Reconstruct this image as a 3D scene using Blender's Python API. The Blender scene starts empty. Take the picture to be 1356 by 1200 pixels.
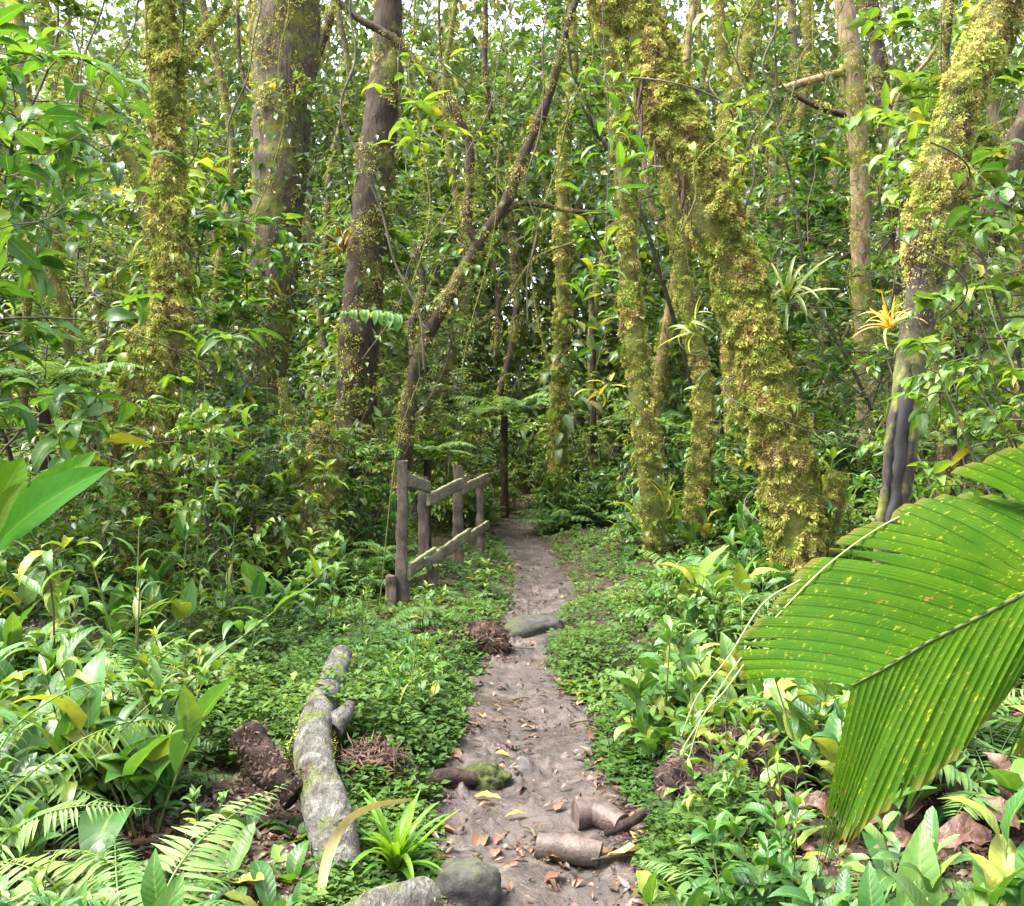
import bpy, math, random
import numpy as np

random.seed(11)
R = np.random.default_rng(11)
SC = bpy.context.scene
COL = SC.collection
F, CX, HY, EYE = 1454.0, 678.0, 560.0, 1.55
PI = math.pi


# ------------------------------------------------------------------ helpers
def P(x, y, Y):
    return np.array([(x - CX) / F * Y, Y, EYE - (y - HY) / F * Y])


def px(p):
    return CX + F * p[0] / p[1], HY - F * (p[2] - EYE) / p[1]


def hash3(ix, iy, iz):
    h = (ix.astype(np.int64) * 374761393 + iy.astype(np.int64) * 668265263 + iz.astype(np.int64) * 2147483647 % 1000003)
    h = (h ^ (h >> 13)) * 1274126177
    h = h ^ (h >> 16)
    return (h & 0xFFFF) / 65535.0


def vnoise(p, scale=1.0, off=0.0):
    q = np.asarray(p, float) * scale + off + 100.0
    i = np.floor(q).astype(np.int64)
    f = q - i
    f = f * f * (3 - 2 * f)
    r = 0
    for dx in (0, 1):
        for dy in (0, 1):
            for dz in (0, 1):
                w = (f[..., 0] if dx else 1 - f[..., 0]) * (f[..., 1] if dy else 1 - f[..., 1]) * (f[..., 2] if dz else 1 - f[..., 2])
                r = r + w * hash3(i[..., 0] + dx, i[..., 1] + dy, i[..., 2] + dz)
    return r


def fbm(p, scale=1.0, off=0.0, oct=3):
    s, a, t = 0, 1.0, 0
    for k in range(oct):
        s = s + a * vnoise(p, scale * 2 ** k, off + 17.3 * k)
        t += a
        a *= .5
    return s / t


def unit(v):
    v = np.asarray(v, float)
    n = np.linalg.norm(v, axis=-1, keepdims=True)
    return v / np.maximum(n, 1e-9)


class MB:
    def __init__(self):
        self.V, self.Q, self.A, self.n = [], [], [], 0

    def add(self, V, faces, A=None):
        V = np.asarray(V, float)
        faces = np.asarray(faces, np.int64)
        if A is None:
            A = np.zeros((len(V), 3))
            A[:, 2] = .5
        self.V.append(V)
        self.A.append(np.asarray(A, float))
        self.Q.append(faces + self.n)
        self.n += len(V)

    def build(self, name, mat, parent=None, smooth=True):
        V = np.concatenate(self.V).astype(np.float32)
        A = np.concatenate(self.A).astype(np.float32)
        li = np.concatenate([q.ravel() for q in self.Q]).astype(np.int32)
        lt = np.concatenate([np.full(len(q), q.shape[1]) for q in self.Q]).astype(np.int32)
        ls = np.concatenate([[0], np.cumsum(lt)[:-1]]).astype(np.int32)
        me = bpy.data.meshes.new(name)
        me.vertices.add(len(V))
        me.vertices.foreach_set('co', V.ravel())
        me.loops.add(len(li))
        me.loops.foreach_set('vertex_index', li)
        me.polygons.add(len(lt))
        me.polygons.foreach_set('loop_start', ls)
        me.polygons.foreach_set('loop_total', lt)
        if smooth:
            me.polygons.foreach_set('use_smooth', np.ones(len(lt), bool))
        at = me.attributes.new('lf', 'FLOAT_VECTOR', 'POINT')
        at.data.foreach_set('vector', A.ravel())
        me.update(calc_edges=True)
        me.materials.append(mat)
        o = bpy.data.objects.new(name, me)
        COL.objects.link(o)
        if parent:
            o.parent = parent
        return o


def tag(o, label, cat, group=None, kind=None):
    if label:
        o['label'] = label
    if cat:
        o['category'] = cat
    if group:
        o['group'] = group
    if kind:
        o['kind'] = kind
    return o


def empty(name, loc=(0, 0, 0), rz=0.0):
    o = bpy.data.objects.new(name, None)
    o.empty_display_size = .1
    COL.objects.link(o)
    o.location = loc
    o.rotation_euler = (0, 0, rz)
    return o


def local(mb, org):
    """move a builder's world vertices into the frame of its thing"""
    mb.V = [v - np.asarray(org) for v in mb.V]
    return mb


def dup(root):
    r = root.copy()
    COL.objects.link(r)
    for ch in list(root.children):
        c = ch.copy()
        COL.objects.link(c)
        c.parent = r
        for g in list(ch.children):
            d = g.copy()
            COL.objects.link(d)
            d.parent = c
    return r


# ------------------------------------------------------------------ leaves and tubes
def leaf_tpl(nseg=4, a=.6, b=1., ratio=.4, fold=.2, bend=.4, ac=1, wave=0., twist=0.):
    t = np.linspace(0, 1, nseg + 1)
    tf = np.linspace(0, 1, 101)
    m = ((tf ** a) * (1 - tf) ** b).max()
    w = (t ** a) * (1 - t) ** b / m * ratio / 2
    w = np.maximum(w, .006)
    th = bend * (t - .15)
    dt = np.gradient(t)
    y = np.concatenate([[0], np.cumsum(np.cos(th[:-1]) * np.diff(t))])
    z = np.concatenate([[0], np.cumsum(-np.sin(th[:-1]) * np.diff(t))])
    us = np.linspace(-1, 1, 2 * ac + 1)
    V, A = [], []
    for i in range(nseg + 1):
        for u in us:
            zz = fold * abs(u) * w[i] + wave * w[i] * math.sin(t[i] * 17 + (2 if u > 0 else 0)) * abs(u)
            V.append((u * w[i] + twist * t[i] ** 2, y[i] + zz * math.sin(th[i]), z[i] + zz * math.cos(th[i])))
            A.append((u, t[i]))
    k = 2 * ac + 1
    Q = [(i * k + j, i * k + j + 1, (i + 1) * k + j + 1, (i + 1) * k + j) for i in range(nseg) for j in range(2 * ac)]
    return np.array(V), np.array(Q), np.array(A)


def tplset(n, **kw):
    out = []
    for i in range(n):
        k = dict(kw)
        k['bend'] = kw.get('bend', .4) * (.3 + 1.5 * i / max(1, n - 1))
        k['twist'] = .08 * math.sin(i * 2.1)
        out.append(leaf_tpl(**k))
    return out


def place_leaves(mb, tpls, pos, dr, up, L, W=1.0, rnd=None):
    pos, dr, up = np.asarray(pos, float), unit(dr), np.asarray(up, float)
    N = len(pos)
    if N == 0:
        return
    L = np.broadcast_to(np.asarray(L, float), (N,))
    W = np.broadcast_to(np.asarray(W, float), (N,))
    side = unit(np.cross(dr, up) + 1e-6)
    nr = np.cross(side, dr)
    if rnd is None:
        rnd = R.random(N)
    pick = R.integers(0, len(tpls), N)
    for k, (V, Q, A) in enumerate(tpls):
        s = pick == k
        n = int(s.sum())
        if not n:
            continue
        l = L[s][:, None, None]
        w = W[s][:, None, None]
        v = pos[s][:, None, :] + l * (V[None, :, 0:1] * w * side[s][:, None, :] + V[None, :, 1:2] * dr[s][:, None, :] + V[None, :, 2:3] * nr[s][:, None, :])
        a = np.zeros((n, len(V), 3))
        a[:, :, :2] = A[None]
        a[:, :, 2] = rnd[s][:, None]
        q = Q[None] + (np.arange(n) * len(V))[:, None, None]
        mb.add(v.reshape(-1, 3), q.reshape(-1, Q.shape[1]), a.reshape(-1, 3))


def smooth_path(pts, n):
    """Catmull-Rom through rows of pts (any width), n samples"""
    p = np.asarray(pts, float)
    p = np.vstack([2 * p[0] - p[1], p, 2 * p[-1] - p[-2]])
    m = len(p) - 3
    t = np.linspace(0, m - 1e-6, n)
    i = t.astype(int)
    f = (t - i)[:, None]
    p0, p1, p2, p3 = p[i], p[i + 1], p[i + 2], p[i + 3]
    return .5 * (2 * p1 + (p2 - p0) * f + (2 * p0 - 5 * p1 + 4 * p2 - p3) * f ** 2 + (3 * p1 - p0 - 3 * p2 + p3) * f ** 3)


def frames(c):
    T = unit(np.gradient(c, axis=0))
    n = np.cross(T[0], [0.3, 1, .2])
    n = unit(n)
    N = [n]
    for i in range(1, len(c)):
        n = n - T[i] * np.dot(n, T[i])
        n = unit(n)
        N.append(n)
    N = np.array(N)
    return T, N, np.cross(T, N)


def tube(mb, c, r, ns=8, amp=0., sc=4., rnd=.5, cap=True, flute=0., off=0.):
    c = np.asarray(c, float)
    r = np.broadcast_to(np.asarray(r, float), (len(c),))
    T, N, B = frames(c)
    a = np.linspace(0, 2 * PI, ns, endpoint=False)
    d = np.cos(a)[None, :, None] * N[:, None] + np.sin(a)[None, :, None] * B[:, None]
    rr = np.repeat(r[:, None], ns, 1)
    if amp:
        q = c[:, None] + d * r[:, None, None]
        rr = rr * (1 + amp * (fbm(q, sc, off) - .5) * 2)
    if flute:
        s = np.linspace(0, 1, len(c))
        rr = rr * (1 + flute * np.sin(a[None] * 5 + 3 * s[:, None]) * (.5 + .5 * np.sin(7 * s[:, None])))
    V = c[:, None] + d * rr[..., None]
    A = np.zeros((len(c), ns, 3))
    A[..., 0] = (a / PI - 1)[None]
    A[..., 1] = np.linspace(0, 1, len(c))[:, None]
    A[..., 2] = rnd
    n = len(c)
    i, j = np.meshgrid(np.arange(n - 1), np.arange(ns), indexing='ij')
    jn = (j + 1) % ns
    Q = np.stack([i * ns + j, i * ns + jn, (i + 1) * ns + jn, (i + 1) * ns + j], -1).reshape(-1, 4)
    mb.add(V.reshape(-1, 3), Q, A.reshape(-1, 3))
    if cap:
        for k, rev in ((0, True), (n - 1, False)):
            vv = np.vstack([V[k], c[k][None]])
            tri = [(j, (j + 1) % ns, ns) if not rev else ((j + 1) % ns, j, ns) for j in range(ns)]
            aa = np.zeros((ns + 1, 3))
            aa[:, 1] = 2.0
            aa[:, 2] = rnd
            mb.add(vv, np.array(tri), aa)
    return V, d


# ------------------------------------------------------------------ materials
class NT:
    def __init__(self, name):
        self.m = bpy.data.materials.new(name)
        self.m.use_nodes = True
        self.t = self.m.node_tree
        self.t.nodes.clear()
        self.out = self.n('ShaderNodeOutputMaterial')

    def n(self, typ, **kw):
        nd = self.t.nodes.new(typ)
        for k, v in kw.items():
            setattr(nd, k, v)
        return nd

    def l(self, a, b):
        self.t.links.new(a, b)

    def val(self, sock, v):
        if hasattr(v, 'links'):
            self.l(v, sock)
        else:
            sock.default_value = v

    def math(self, op, a, b=0.0, c=0.0, clamp=False):
        nd = self.n('ShaderNodeMath', operation=op, use_clamp=clamp)
        self.val(nd.inputs[0], a)
        self.val(nd.inputs[1], b)
        if len(nd.inputs) > 2:
            self.val(nd.inputs[2], c)
        return nd.outputs[0]

    def mix(self, f, a, b, mode='MIX'):
        nd = self.n('ShaderNodeMix', data_type='RGBA', blend_type=mode)
        self.val(nd.inputs[0], f)
        self.val(nd.inputs[6], a if hasattr(a, 'links') else (*a, 1))
        self.val(nd.inputs[7], b if hasattr(b, 'links') else (*b, 1))
        return nd.outputs[2]

    def noise(self, vec, scale, detail=4, rough=.6, dist=0.):
        nd = self.n('ShaderNodeTexNoise')
        if vec is not None:
            self.l(vec, nd.inputs['Vector'])
        nd.inputs['Scale'].default_value = scale
        nd.inputs['Detail'].default_value = detail
        nd.inputs['Roughness'].default_value = rough
        nd.inputs['Distortion'].default_value = dist
        return nd.outputs['Fac']

    def ramp(self, f, stops):
        nd = self.n('ShaderNodeValToRGB')
        self.l(f, nd.inputs[0])
        e = nd.color_ramp.elements
        while len(e) < len(stops):
            e.new(.5)
        for k, (p, c) in enumerate(stops):
            e[k].position = p
            e[k].color = (*c, 1) if not np.isscalar(c) else (c, c, c, 1)
        return nd.outputs[0]

    def bump(self, h, strength=.5, dist=.01):
        nd = self.n('ShaderNodeBump')
        self.l(h, nd.inputs['Height'])
        nd.inputs['Strength'].default_value = strength
        nd.inputs['Distance'].default_value = dist
        return nd.outputs[0]

    def pos(self):
        return self.n('ShaderNodeNewGeometry').outputs['Position']

    def obj(self):
        return self.n('ShaderNodeTexCoord').outputs['Object']


def leafmat(name, stops, rough=.38, trans=.35, rib=.5, vein=0., spots=None, var=.35, tcol=(1.25, 1.2, .45), spec=.5):
    """stops: colours of the leaves from the darkest kind to the yellowest one"""
    t = NT(name)
    at = t.n('ShaderNodeAttribute', attribute_name='lf')
    s = t.n('ShaderNodeSeparateXYZ')
    t.l(at.outputs['Vector'], s.inputs[0])
    u, v, rnd = s.outputs
    n = len(stops)
    base = t.ramp(rnd, [(st[0], st[1]) for st in stops])
    oi = t.n('ShaderNodeObjectInfo').outputs['Random']
    hs = t.n('ShaderNodeHueSaturation')
    t.l(base, hs.inputs['Color'])
    t.l(t.math('MULTIPLY_ADD', oi, .05, .475), hs.inputs['Hue'])
    t.l(t.math('MULTIPLY_ADD', oi, -var, 1 + var / 2), hs.inputs['Value'])
    hs.inputs['Saturation'].default_value = 1.0
    c = hs.outputs[0]
    au = t.math('ABSOLUTE', u)
    if rib:
        f = t.math('LESS_THAN', au, .07)
        c = t.mix(t.math('MULTIPLY', f, rib), c, (.20, .27, .07))
    # blotches of the blade itself
    nz = t.noise(t.obj(), 38, 3)
    c = t.mix(t.math('MULTIPLY', t.math('SUBTRACT', nz, .35, clamp=True), .9), c, (.02, .05, .012), 'MIX')
    if spots:
        vv = t.n('ShaderNodeTexVoronoi')
        vv.inputs['Scale'].default_value = spots[0]
        t.l(t.obj(), vv.inputs['Vector'])
        m = t.math('LESS_THAN', vv.outputs['Distance'], spots[1])
        big = t.math('GREATER_THAN', t.noise(t.obj(), 5, 3), .5)
        c = t.mix(t.math('MULTIPLY', m, t.math('MULTIPLY_ADD', big, .6, .25)), c, spots[2])
    pb = t.n('ShaderNodeBsdfPrincipled')
    t.l(c, pb.inputs['Base Color'])
    pb.inputs['Roughness'].default_value = rough
    pb.inputs['Specular IOR Level'].default_value = spec
    if vein:
        ph = t.math('SUBTRACT', t.math('MULTIPLY', v, 9.0), t.math('MULTIPLY', au, 1.6))
        h = t.math('ABSOLUTE', t.math('SINE', t.math('MULTIPLY', ph, PI)))
        h = t.math('POWER', h, .4)
        t.l(t.bump(h, vein, .004), pb.inputs['Normal'])
    tr = t.n('ShaderNodeBsdfTranslucent')
    t.l(t.mix(1.0, c, tcol, 'MULTIPLY'), tr.inputs['Color'])
    mx = t.n('ShaderNodeMixShader')
    mx.inputs[0].default_value = trans
    t.l(pb.outputs[0], mx.inputs[1])
    t.l(tr.outputs[0], mx.inputs[2])
    t.l(mx.outputs[0], t.out.inputs[0])
    return t.m


def surf(name, colfn, rough=.85, bumpfn=None, spec=.3, strength=.6, dist=.02):
    t = NT(name)
    pb = t.n('ShaderNodeBsdfPrincipled')
    t.l(colfn(t), pb.inputs['Base Color'])
    if callable(rough):
        t.l(rough(t), pb.inputs['Roughness'])
    else:
        pb.inputs['Roughness'].default_value = rough
    pb.inputs['Specular IOR Level'].default_value = spec
    if bumpfn:
        t.l(t.bump(bumpfn(t), strength, dist), pb.inputs['Normal'])
    t.l(pb.outputs[0], t.out.inputs[0])
    return t.m


# leaf colours
M = {}
M['leaf_mid'] = leafmat('leaf_mid', [(0, (.030, .075, .014)), (.55, (.065, .14, .022)), (.88, (.11, .19, .03)), (.97, (.24, .24, .03))], trans=.45)
M['leaf_bright'] = leafmat('leaf_bright', [(0, (.055, .13, .018)), (.5, (.10, .20, .025)), (.9, (.17, .27, .035)), (.98, (.32, .28, .04))], trans=.42, vein=.25)
M['leaf_dark'] = leafmat('leaf_dark', [(0, (.022, .055, .016)), (.6, (.042, .095, .022)), (.95, (.08, .14, .03))], rough=.3, trans=.42)
M['leaf_far'] = leafmat('leaf_far', [(0, (.040, .085, .026)), (.55, (.075, .135, .038)), (.9, (.12, .18, .05)), (.99, (.22, .19, .05))], rough=.4, trans=.5, rib=0)
M['herb'] = leafmat('herb', [(0, (.035, .10, .020)), (.5, (.065, .155, .028)), (.9, (.12, .22, .035)), (.99, (.25, .26, .04))], rough=.42, trans=.33, vein=.3, spec=.36)
M['herb_glossy'] = leafmat('herb_glossy', [(0, (.028, .085, .020)), (.6, (.05, .13, .028)), (.97, (.12, .21, .04))], rough=.33, trans=.25, vein=.3, spec=.36)
M['fern'] = leafmat('fern', [(0, (.06, .14, .035)), (.6, (.10, .19, .05)), (1, (.16, .25, .06))], rough=.5, trans=.4, rib=.25, spec=.3)
M['fern_pale'] = leafmat('fern_pale', [(0, (.10, .20, .05)), (.6, (.15, .26, .07)), (1, (.20, .30, .09))], rough=.5, trans=.4, rib=.25, spec=.3, var=.15)
M['cover'] = leafmat('cover', [(0, (.030, .075, .014)), (.45, (.060, .125, .022)), (.85, (.10, .175, .035)), (.99, (.22, .18, .05))], rough=.6, trans=.4, rib=0, spec=.2)


def mk_palm():
    t = NT('palm_blade')
    at = t.n('ShaderNodeAttribute', attribute_name='lf')
    sp = t.n('ShaderNodeSeparateXYZ')
    t.l(at.outputs['Vector'], sp.inputs[0])
    u, v, rnd = sp.outputs
    cb = t.n('ShaderNodeCombineXYZ')
    t.l(t.math('MULTIPLY', u, .8), cb.inputs[0])
    t.l(t.math('MULTIPLY', v, 26.), cb.inputs[1])
    t.l(t.math('MULTIPLY', rnd, 90.), cb.inputs[2])
    c = t.ramp(rnd, [(0, (.020, .078, .001)), (.5, (.032, .105, .002)), (1, (.052, .135, .003))])
    big = t.ramp(t.noise(t.obj(), 4.5, 4, .6), [(.40, 0.), (.62, 1.)])
    c = t.mix(t.math('MULTIPLY', big, .45), c, (.10, .18, .006))
    fl = t.ramp(t.noise(cb.outputs[0], 1.5, 4, .6), [(.60, 0.), (.68, 1.)])
    c = t.mix(t.math('MULTIPLY', fl, t.math('MULTIPLY_ADD', big, .55, .3)), c, (.42, .40, .03))
    br = t.ramp(t.noise(cb.outputs[0], .55, 3, .6), [(.70, 0.), (.735, 1.)])
    c = t.mix(br, c, (.25, .12, .03))
    c = t.mix(t.ramp(v, [(.93, 0.), (1., .6)]), c, (.20, .15, .04))
    pb = t.n('ShaderNodeBsdfPrincipled')
    t.l(c, pb.inputs['Base Color'])
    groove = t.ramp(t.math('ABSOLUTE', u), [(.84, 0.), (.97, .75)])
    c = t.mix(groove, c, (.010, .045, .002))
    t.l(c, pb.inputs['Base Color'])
    pb.inputs['Roughness'].default_value = .55
    pb.inputs['Specular IOR Level'].default_value = .1
    fine = t.math('SINE', t.math('MULTIPLY', u, 22.))
    t.l(t.bump(fine, .35, .002), pb.inputs['Normal'])
    tr = t.n('ShaderNodeBsdfTranslucent')
    t.l(t.mix(1., c, (1.3, 1.25, .4), 'MULTIPLY'), tr.inputs[0])
    m = t.n('ShaderNodeMixShader')
    m.inputs[0].default_value = .58
    t.l(pb.outputs[0], m.inputs[1])
    t.l(tr.outputs[0], m.inputs[2])
    t.l(m.outputs[0], t.out.inputs[0])
    return t.m


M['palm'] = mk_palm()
M['bigleaf'] = leafmat('bigleaf', [(0, (.022, .08, .003)), (1, (.062, .145, .004))], rough=.55, trans=.45, vein=.12, var=0, spec=.08, rib=.15)
M['bromel'] = leafmat('bromel', [(0, (.07, .13, .02)), (.6, (.13, .18, .03)), (1, (.25, .26, .05))], rough=.4, trans=.35, rib=.2)
M['tuft'] = leafmat('tuft', [(0, (.05, .15, .01)), (.6, (.10, .22, .015)), (1, (.17, .28, .03))], rough=.45, trans=.4, rib=.2, spec=.3)
M['bromel_gold'] = leafmat('bromel_gold', [(0, (.45, .18, .03)), (.5, (.55, .38, .05)), (1, (.50, .48, .10))], rough=.4, trans=.4, rib=0, var=0)
M['bromel_red'] = leafmat('bromel_red', [(0, (.10, .035, .015)), (.6, (.14, .08, .02)), (1, (.16, .17, .04))], rough=.4, trans=.3, rib=0)
M['yellowed'] = leafmat('yellowed', [(0, (.30, .25, .03)), (.6, (.42, .34, .05)), (1, (.36, .20, .05))], rough=.5, trans=.4, var=.2)
M['dead'] = leafmat('dead', [(0, (.04, .02, .013)), (.5, (.10, .042, .025)), (.85, (.17, .075, .04)), (1, (.30, .2, .07))], rough=.5, trans=.1, rib=.2, var=.3, tcol=(1.2, .9, .5))
M['dead_big'] = surf('dead_big', lambda t: t.ramp(t.noise(t.n('ShaderNodeTexCoord').outputs['Object'], 14, 6, .7, 1.), [(.32, (.016, .008, .006)), (.48, (.065, .032, .021)), (.66, (.17, .10, .065))]), .5, lambda t: t.noise(t.obj(), 40, 4, .6, 1.), strength=.6, dist=.01)
M['straw'] = leafmat('straw', [(0, (.28, .19, .07)), (1, (.42, .33, .15))], rough=.6, trans=.2, rib=.2, var=.1, tcol=(1.1, 1, .7))
M['thread'] = leafmat('thread', [(0, (.20, .28, .09)), (1, (.28, .34, .12))], rough=.6, trans=.2, rib=0, var=.1, tcol=(1.1, 1, .7))


def mosscol(t):
    p = t.pos()
    at = t.n('ShaderNodeAttribute', attribute_name='lf')
    s = t.n('ShaderNodeSeparateXYZ')
    t.l(at.outputs['Vector'], s.inputs[0])
    a = t.noise(p, 4.2, 5, .7)
    c = t.ramp(a, [(.28, (.055, .068, .016)), (.40, (.125, .155, .030)), (.50, (.25, .24, .058)), (.57, (.31, .245, .092)), (.63, (.20, .13, .06)), (.68, (.06, .04, .024))])
    g = t.noise(p, 9, 3)
    c = t.mix(t.math('MULTIPLY', t.math('SUBTRACT', g, .48, clamp=True), 4., clamp=True), c, (.165, .21, .036))
    hs = t.n('ShaderNodeHueSaturation')
    t.l(c, hs.inputs['Color'])
    t.l(t.math('MULTIPLY_ADD', s.outputs[2], 1.5, .35), hs.inputs['Value'])
    t.l(t.math('MULTIPLY_ADD', s.outputs[2], .04, .48), hs.inputs['Hue'])
    return hs.outputs[0]


def mk_moss():
    t = NT('moss')
    c = mosscol(t)
    d = t.n('ShaderNodeBsdfDiffuse')
    t.l(c, d.inputs[0])
    tr = t.n('ShaderNodeBsdfTranslucent')
    t.l(t.mix(1., c, (1.3, 1.25, .8), 'MULTIPLY'), tr.inputs[0])
    m = t.n('ShaderNodeMixShader')
    m.inputs[0].default_value = .3
    t.l(d.outputs[0], m.inputs[1])
    t.l(tr.outputs[0], m.inputs[2])
    t.l(m.outputs[0], t.out.inputs[0])
    return t.m


M['moss'] = mk_moss()


def barkcol(dark, light, mossy):
    def fn(t):
        p = t.obj()
        mp = t.n('ShaderNodeMapping')
        t.l(p, mp.inputs[0])
        mp.inputs['Scale'].default_value = (9, 9, 1.6)
        a = t.noise(mp.outputs[0], 3, 6, .7, .6)
        c = t.ramp(a, [(.36, dark), (.58, light)])
        g = t.noise(t.pos(), 2.6, 5, .7)
        m = t.ramp(g, [(.62 - mossy * .35, 0.0), (.70 - mossy * .3, 1.0)])
        return t.mix(m, c, t.ramp(t.noise(t.pos(), 16, 3), [(.3, (.06, .075, .012)), (.7, (.16, .16, .03))]))
    return fn


def barkbump(t):
    mp = t.n('ShaderNodeMapping')
    t.l(t.obj(), mp.inputs[0])
    mp.inputs['Scale'].default_value = (12, 12, 2.2)
    return t.noise(mp.outputs[0], 3, 6, .75, .5)


M['bark'] = surf('bark', barkcol((.045, .032, .022), (.17, .13, .085), .55), .85, barkbump, strength=.9, dist=.03)
M['bark_moss'] = surf('bark_moss', barkcol((.04, .03, .018), (.12, .10, .05), 1.0), .9, lambda t: t.noise(t.pos(), 26, 6, .75), strength=1., dist=.04)
M['bark_grey'] = surf('bark_grey', barkcol((.020, .015, .010), (.10, .078, .052), .40), .85, barkbump, strength=.9, dist=.03)
M['bark_dark'] = surf('bark_dark', barkcol((.010, .006, .003), (.045, .028, .015), .22), .8, barkbump, strength=.9, dist=.03)
M['bark_tan'] = surf('bark_tan', barkcol((.075, .05, .026), (.26, .19, .105), .4), .85, barkbump, strength=.7, dist=.02)
M['bark_wet'] = surf('bark_wet', barkcol((.008, .005, .004), (.034, .021, .017), .5), .75, barkbump, spec=.5, strength=.8, dist=.02)
M['scar'] = surf('scar', lambda t: t.ramp(t.noise(t.obj(), 6, 5, .7), [(.3, (.006, .005, .005)), (.5, (.020, .017, .018)), (.75, (.055, .048, .05))]), .6, barkbump, spec=.5, strength=.4, dist=.01)
M['twig'] = surf('twig', lambda t: t.ramp(t.noise(t.pos(), 9, 3), [(.35, (.035, .028, .02)), (.65, (.10, .085, .045))]), .8)
M['stem'] = surf('stem', lambda t: t.ramp(t.noise(t.pos(), 9, 3), [(.35, (.06, .10, .02)), (.65, (.10, .10, .035))]), .6)
M['rib'] = surf('rib', lambda t: t.ramp(t.noise(t.pos(), 30, 3), [(.35, (.035, .06, .008)), (.65, (.07, .085, .02))]), .6)
M['stem_red'] = surf('stem_red', lambda t: t.ramp(t.noise(t.pos(), 9, 3), [(.35, (.05, .015, .02)), (.65, (.10, .035, .03))]), .6)
M['post'] = surf('post', lambda t: t.mix(t.ramp(t.noise(t.pos(), 7, 4), [(.42, 0.), (.6, .8)]), t.ramp(barkbump(t), [(.3, (.022, .017, .013)), (.5, (.085, .065, .047)), (.72, (.17, .135, .10))]), (.035, .028, .025)), .8, barkbump, strength=.8, dist=.01)


def railcol(t):
    mp = t.n('ShaderNodeMapping')
    t.l(t.obj(), mp.inputs[0])
    mp.inputs['Scale'].default_value = (2, 2, 22)
    c = t.ramp(t.noise(mp.outputs[0], 2, 5, .7), [(.3, (.055, .045, .032)), (.55, (.14, .12, .088)), (.75, (.23, .205, .155))])
    nz = t.n('ShaderNodeSeparateXYZ')
    t.l(t.n('ShaderNodeNewGeometry').outputs['Normal'], nz.inputs[0])
    m = t.math('MULTIPLY', t.math('GREATER_THAN', nz.outputs[2], .4), t.ramp(t.noise(t.pos(), 14, 3), [(.42, .0), (.56, .75)]))
    c = t.mix(m, c, (.17, .19, .055))
    return t.mix(t.ramp(t.noise(t.pos(), 5, 4), [(.5, 0.), (.68, .8)]), c, (.06, .05, .03))


M['rail'] = surf('rail', railcol, .85, lambda t: t.noise(t.obj(), 30, 4), strength=.4)


def logcol(t):
    p = t.pos()
    c = t.ramp(t.noise(p, 11, 8, .75, .8), [(.32, (.025, .02, .017)), (.43, (.085, .076, .068)), (.52, (.125, .12, .105)), (.64, (.24, .235, .215))])
    c = t.mix(t.ramp(t.noise(p, 4.5, 4), [(.55, 0.), (.63, .85)]), c, t.ramp(t.noise(p, 30, 3), [(.3, (.06, .085, .014)), (.7, (.14, .17, .022))]))
    c = t.mix(t.ramp(logbump(t), [(.50, .85), (.62, 0.)]), c, (.04, .032, .026))
    return t.mix(t.ramp(t.noise(p, 6.5, 5, .6), [(.62, 0.), (.70, .9)]), c, (.03, .022, .018))


def logbump(t):
    mp = t.n('ShaderNodeMapping')
    t.l(t.pos(), mp.inputs[0])
    mp.inputs['Scale'].default_value = (46, 9, 46)
    return t.math('ADD', t.noise(mp.outputs[0], 1., 6, .7, .6), t.math('MULTIPLY', t.noise(t.pos(), 70, 4), .3))


M['log'] = surf('log', logcol, .75, logbump, strength=1., dist=.05)
M['rotten'] = surf('rotten', lambda t: t.ramp(t.noise(t.pos(), 18, 6, .7, .5), [(.3, (.008, .005, .004)), (.5, (.028, .016, .012)), (.72, (.09, .05, .036))]), .8, lambda t: t.noise(t.pos(), 30, 6, .8), strength=1., dist=.03)
M['fibre'] = surf('fibre', lambda t: t.ramp(t.noise(t.pos(), 30, 4), [(.3, (.02, .012, .009)), (.55, (.08, .045, .03)), (.75, (.17, .10, .07))]), .8)
M['billet'] = surf('billet', lambda t: t.ramp(t.noise(t.pos(), 16, 6, .7, .5), [(.3, (.022, .016, .014)), (.55, (.075, .055, .048)), (.75, (.14, .108, .09))]), .5, lambda t: t.noise(t.pos(), 30, 6, .7), strength=.6, dist=.01)
M['stone'] = surf('stone', lambda t: t.mix(t.ramp(t.noise(t.pos(), 5, 4), [(.48, 0.), (.62, .9)]), t.ramp(t.noise(t.pos(), 20, 6, .7), [(.3, (.016, .016, .015)), (.7, (.065, .061, .056))]), (.042, .05, .016)), .85, lambda t: t.noise(t.pos(), 22, 6, .7), strength=.6, dist=.02)
M['mossrock'] = surf('mossrock', lambda t: t.ramp(t.noise(t.pos(), 22, 4, .7), [(.3, (.022, .022, .012)), (.5, (.045, .058, .014)), (.7, (.085, .10, .022))]), .95, lambda t: t.noise(t.pos(), 40, 5, .7), strength=1., dist=.03)


def mudcol(t):
    p = t.pos()
    a = t.noise(p, 5.5, 8, .68, .5)
    c = t.ramp(a, [(.34, (.010, .0072, .006)), (.47, (.027, .020, .0165)), (.57, (.054, .042, .035)), (.70, (.100, .082, .070))])
    b = t.noise(p, 1.1, 3, .5)
    c = t.mix(t.ramp(b, [(.42, 0.), (.62, .5)]), c, (.055, .04, .034))
    return t.mix(t.ramp(t.noise(p, 42, 4, .7), [(.56, 0.), (.66, .8)]), c, (.045, .03, .025))


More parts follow.
